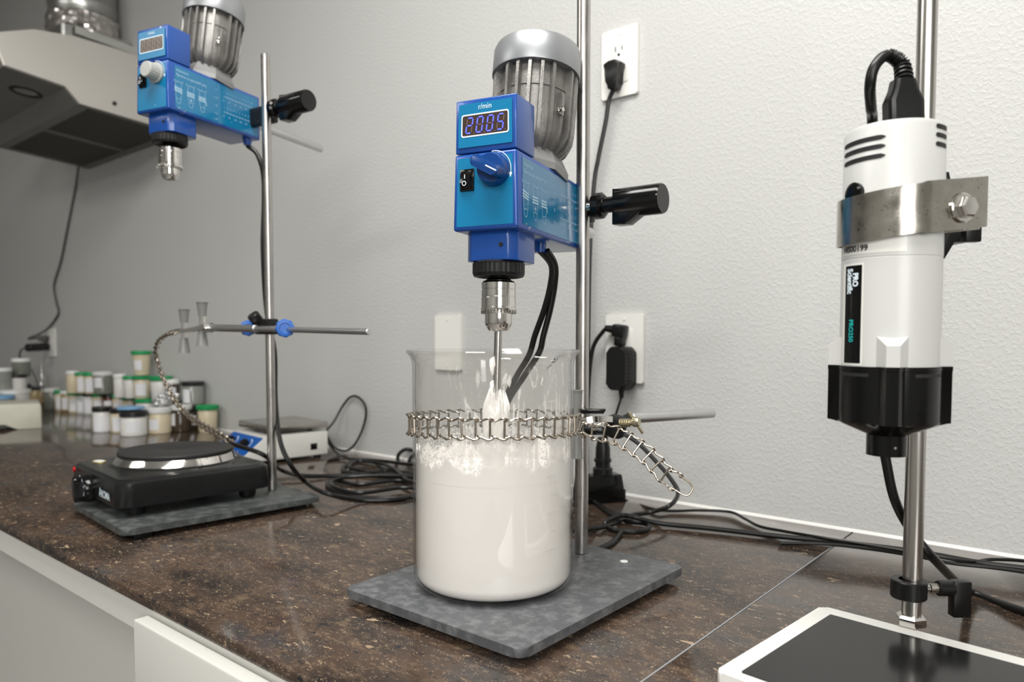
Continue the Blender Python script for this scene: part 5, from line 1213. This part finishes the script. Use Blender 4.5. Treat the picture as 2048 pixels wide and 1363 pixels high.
pg = thing('power_plug', 'black round plug standing in the extension socket block', 'plug', (Mx @ Vector((.018, .017, zt_))))
c = Mx @ Vector((.020, .017, zt_)); dz = dep(1217, 873, (c-CAM).dot(Fw)).z-zt_
bm = newbm(); lathe(bm, [(.0165, 0), (.0165, .010), (.0125, .013), (.0125, .020), (.0145, .021), (.0145, .026), (.0125, .027), (.0120, dz*.72), (.0080, dz)], Matrix.Translation(c), 20); link('plug_body', bm, M['black'], pg, world=True)
d0 = (c-CAM).dot(Fw)
bm = newbm(); tube(bm, [c+Vector((0, 0, dz-.004)), dep(1222, 862, d0-.01), dep(1240, 864, d0-.03), dep(1275, 885, d0-.04), dep(1310, 920, d0-.05), dep(1340, 955, d0-.06), dep(1356, 985, d0-.07), Z(1340, 1010, .020), Z(1300, 1024, .006), Z(1262, 1030, .006), Z(1225, 1048, .006), Z(1190, 1056, .006), Z(1120, 1062, .005)], .0034, seg=10); link('cord', bm, M['cable'], pg, world=True)
cord('black cord curling into a loop behind the centre rod', [Z(1150, 985), Z(1185, 1000), Z(1215, 1022), Z(1250, 1040), Z(1290, 1046), Z(1298, 1054), Z(1278, 1062), Z(1235, 1060), Z(1212, 1052), Z(1216, 1040, .011), Z(1245, 1030, .014), Z(1270, 1034, .014), Z(1320, 1046, .006), Z(1420, 1056, .005), Z(1560, 1072), Z(1700, 1086), Z(1840, 1104), Z(1960, 1125), Z(2080, 1140), Z(2250, 1165), Vector((.5, -.09, .0045)), Vector((1.0, -.08, .0045))], .0036)
cord('thin second black cord running along the foot of the wall', [Z(1560, 1085, .003), Z(1650, 1087, .004), Z(1740, 1097, .004), Z(1830, 1111, .004), Z(1900, 1125, .003), Z(1990, 1135, .003), Z(2080, 1148, .003), Z(2200, 1168, .003), Vector((.5, -.12, .003)), Vector((1.0, -.14, .003))], .0022)
cord('short black cord end passing behind the grey base plate', [Z(1242, 1064, .005), Z(1235, 1073, .004), Z(1222, 1086, .004), Z(1195, 1098, .004), Z(1160, 1104, .004)], .0036)
# mid stirrer cords
g0 = ROOTS[ms.name] @ Vector((.012, .078, -.008))
td = (g0-CAM).dot(Fw)
cord('black mains cord from the centre stirrer down behind the beaker', [g0, dep(1103, 530, td+.01), dep(1101, 570, td+.02), dep(1088, 620, td+.04), dep(1070, 670, td+.06), dep(1058, 710, td+.07), dep(1034, 750, td+.09), dep(1006, 805, td+.11), dep(992, 860, td+.14), Z(955, 950, .006), Z(880, 965), Z(800, 960), Z(720, 968), Z(668, 960), Z(655, 970), Z(690, 988), Z(760, 996), Z(850, 992), Z(950, 985)], .0037, par=ms)
cord('second black cord beside it from the centre stirrer', [g0+Vector((.007, .003, 0)), dep(1110, 530, td+.012), dep(1109, 570, td+.022), dep(1100, 620, td+.04), dep(1087, 670, td+.06), dep(1078, 705, td+.07), dep(1048, 752, td+.09), dep(1014, 808, td+.12), dep(1004, 870, td+.15), Z(985, 945, .006), Z(900, 930, .010), Z(820, 928, .010), Z(770, 922, .008), Z(718, 920), Z(690, 930), Z(690, 942), Z(740, 950), Z(860, 958)], .0037, par=ms)
# left stirrer cord
g1 = ROOTS[ls.name] @ Vector((.019, .139, -.010)); t1 = (g1-CAM).dot(Fw)
tb1 = (rodL-CAM).dot(Fw)
cord('black cord falling from the left stirrer beside its rod to the worktop', [g1, dep(514, 308, t1), dep(526, 345, t1), dep(528, 400, t1+.02), dep(526, 500, tb1+.02), dep(533, 620, tb1+.03), dep(549, 700, tb1+.03), dep(551, 800, tb1+.02), dep(560, 880, tb1-.02), dep(582, 930, tb1-.04), Z(610, 962, .022), Z(650, 985, .026), Z(720, 999, .006), Z(790, 998, .005), Z(870, 985), Z(960, 975)], .0040, par=ls)
cord('black cord from behind the hot plate into the coil', [dep(460, 886, 1.28), dep(490, 895, 1.26), dep(530, 911, 1.24), Z(560, 938, .022), Z(600, 950, .010), Z(660, 951), Z(720, 948), Z(770, 940), Z(800, 947), Z(850, 965)], .0040, par=hp)
cord('black cord in flat coils left of the beaker', [Z(850, 950), Z(760, 946), Z(700, 935, .008), Z(715, 922, .008), Z(760, 926, .008), Z(790, 938, .012), Z(815, 960, .012), Z(860, 975, .010), Z(800, 975, .008), Z(720, 985, .010), Z(672, 975, .010), Z(664, 962, .010), Z(700, 953, .012), Z(780, 950, .014), Z(850, 955, .012)], .0036)
lo = onz(820, 918, 0); tl = (lo-CAM).dot(Fw)
cord('small upright loop of black cord beside the left edge of the beaker', [dep(850, 912, tl-.02), dep(818, 898, tl-.02), dep(800, 905, tl-.02), dep(796, 920, tl-.02), dep(810, 935, tl-.03), dep(840, 945, tl-.03), dep(880, 940, tl-.03)], .0042)
cord('black cord knot peeking from behind the beaker', [dep(870, 915, tl-.03), dep(835, 908, tl-.03), dep(822, 914, tl-.03), dep(820, 926, tl-.03), dep(845, 930, tl-.02), dep(880, 922, tl-.02)], .0042)
# cord of the white stirring hot plate: loop leaning on the wall
s0 = Matrix.Translation(cS) @ Matrix.Rotation(yS, 4, 'Z') @ Vector((wS/2-.01, dS/2, .046))
cord('thin black cord of the white hot plate looping up the wall', [s0, W(652, 862, -.05), W(668, 842, -.03), W(685, 812, -.012), W(700, 794, -.008), W(715, 793, -.008), W(729, 808, -.008), W(732, 828, -.008), W(724, 860, -.010), W(708, 890, -.02), W(690, 901, -.03), W(668, 893, -.045), W(655, 873, -.06), W(651, 866, -.075), W(660, 890, -.07), Z(680, 915, .004), Z(655, 920, .003), Z(690, 916), Z(740, 922), Z(775, 938), Z(850, 948)], .0026, par=sm)
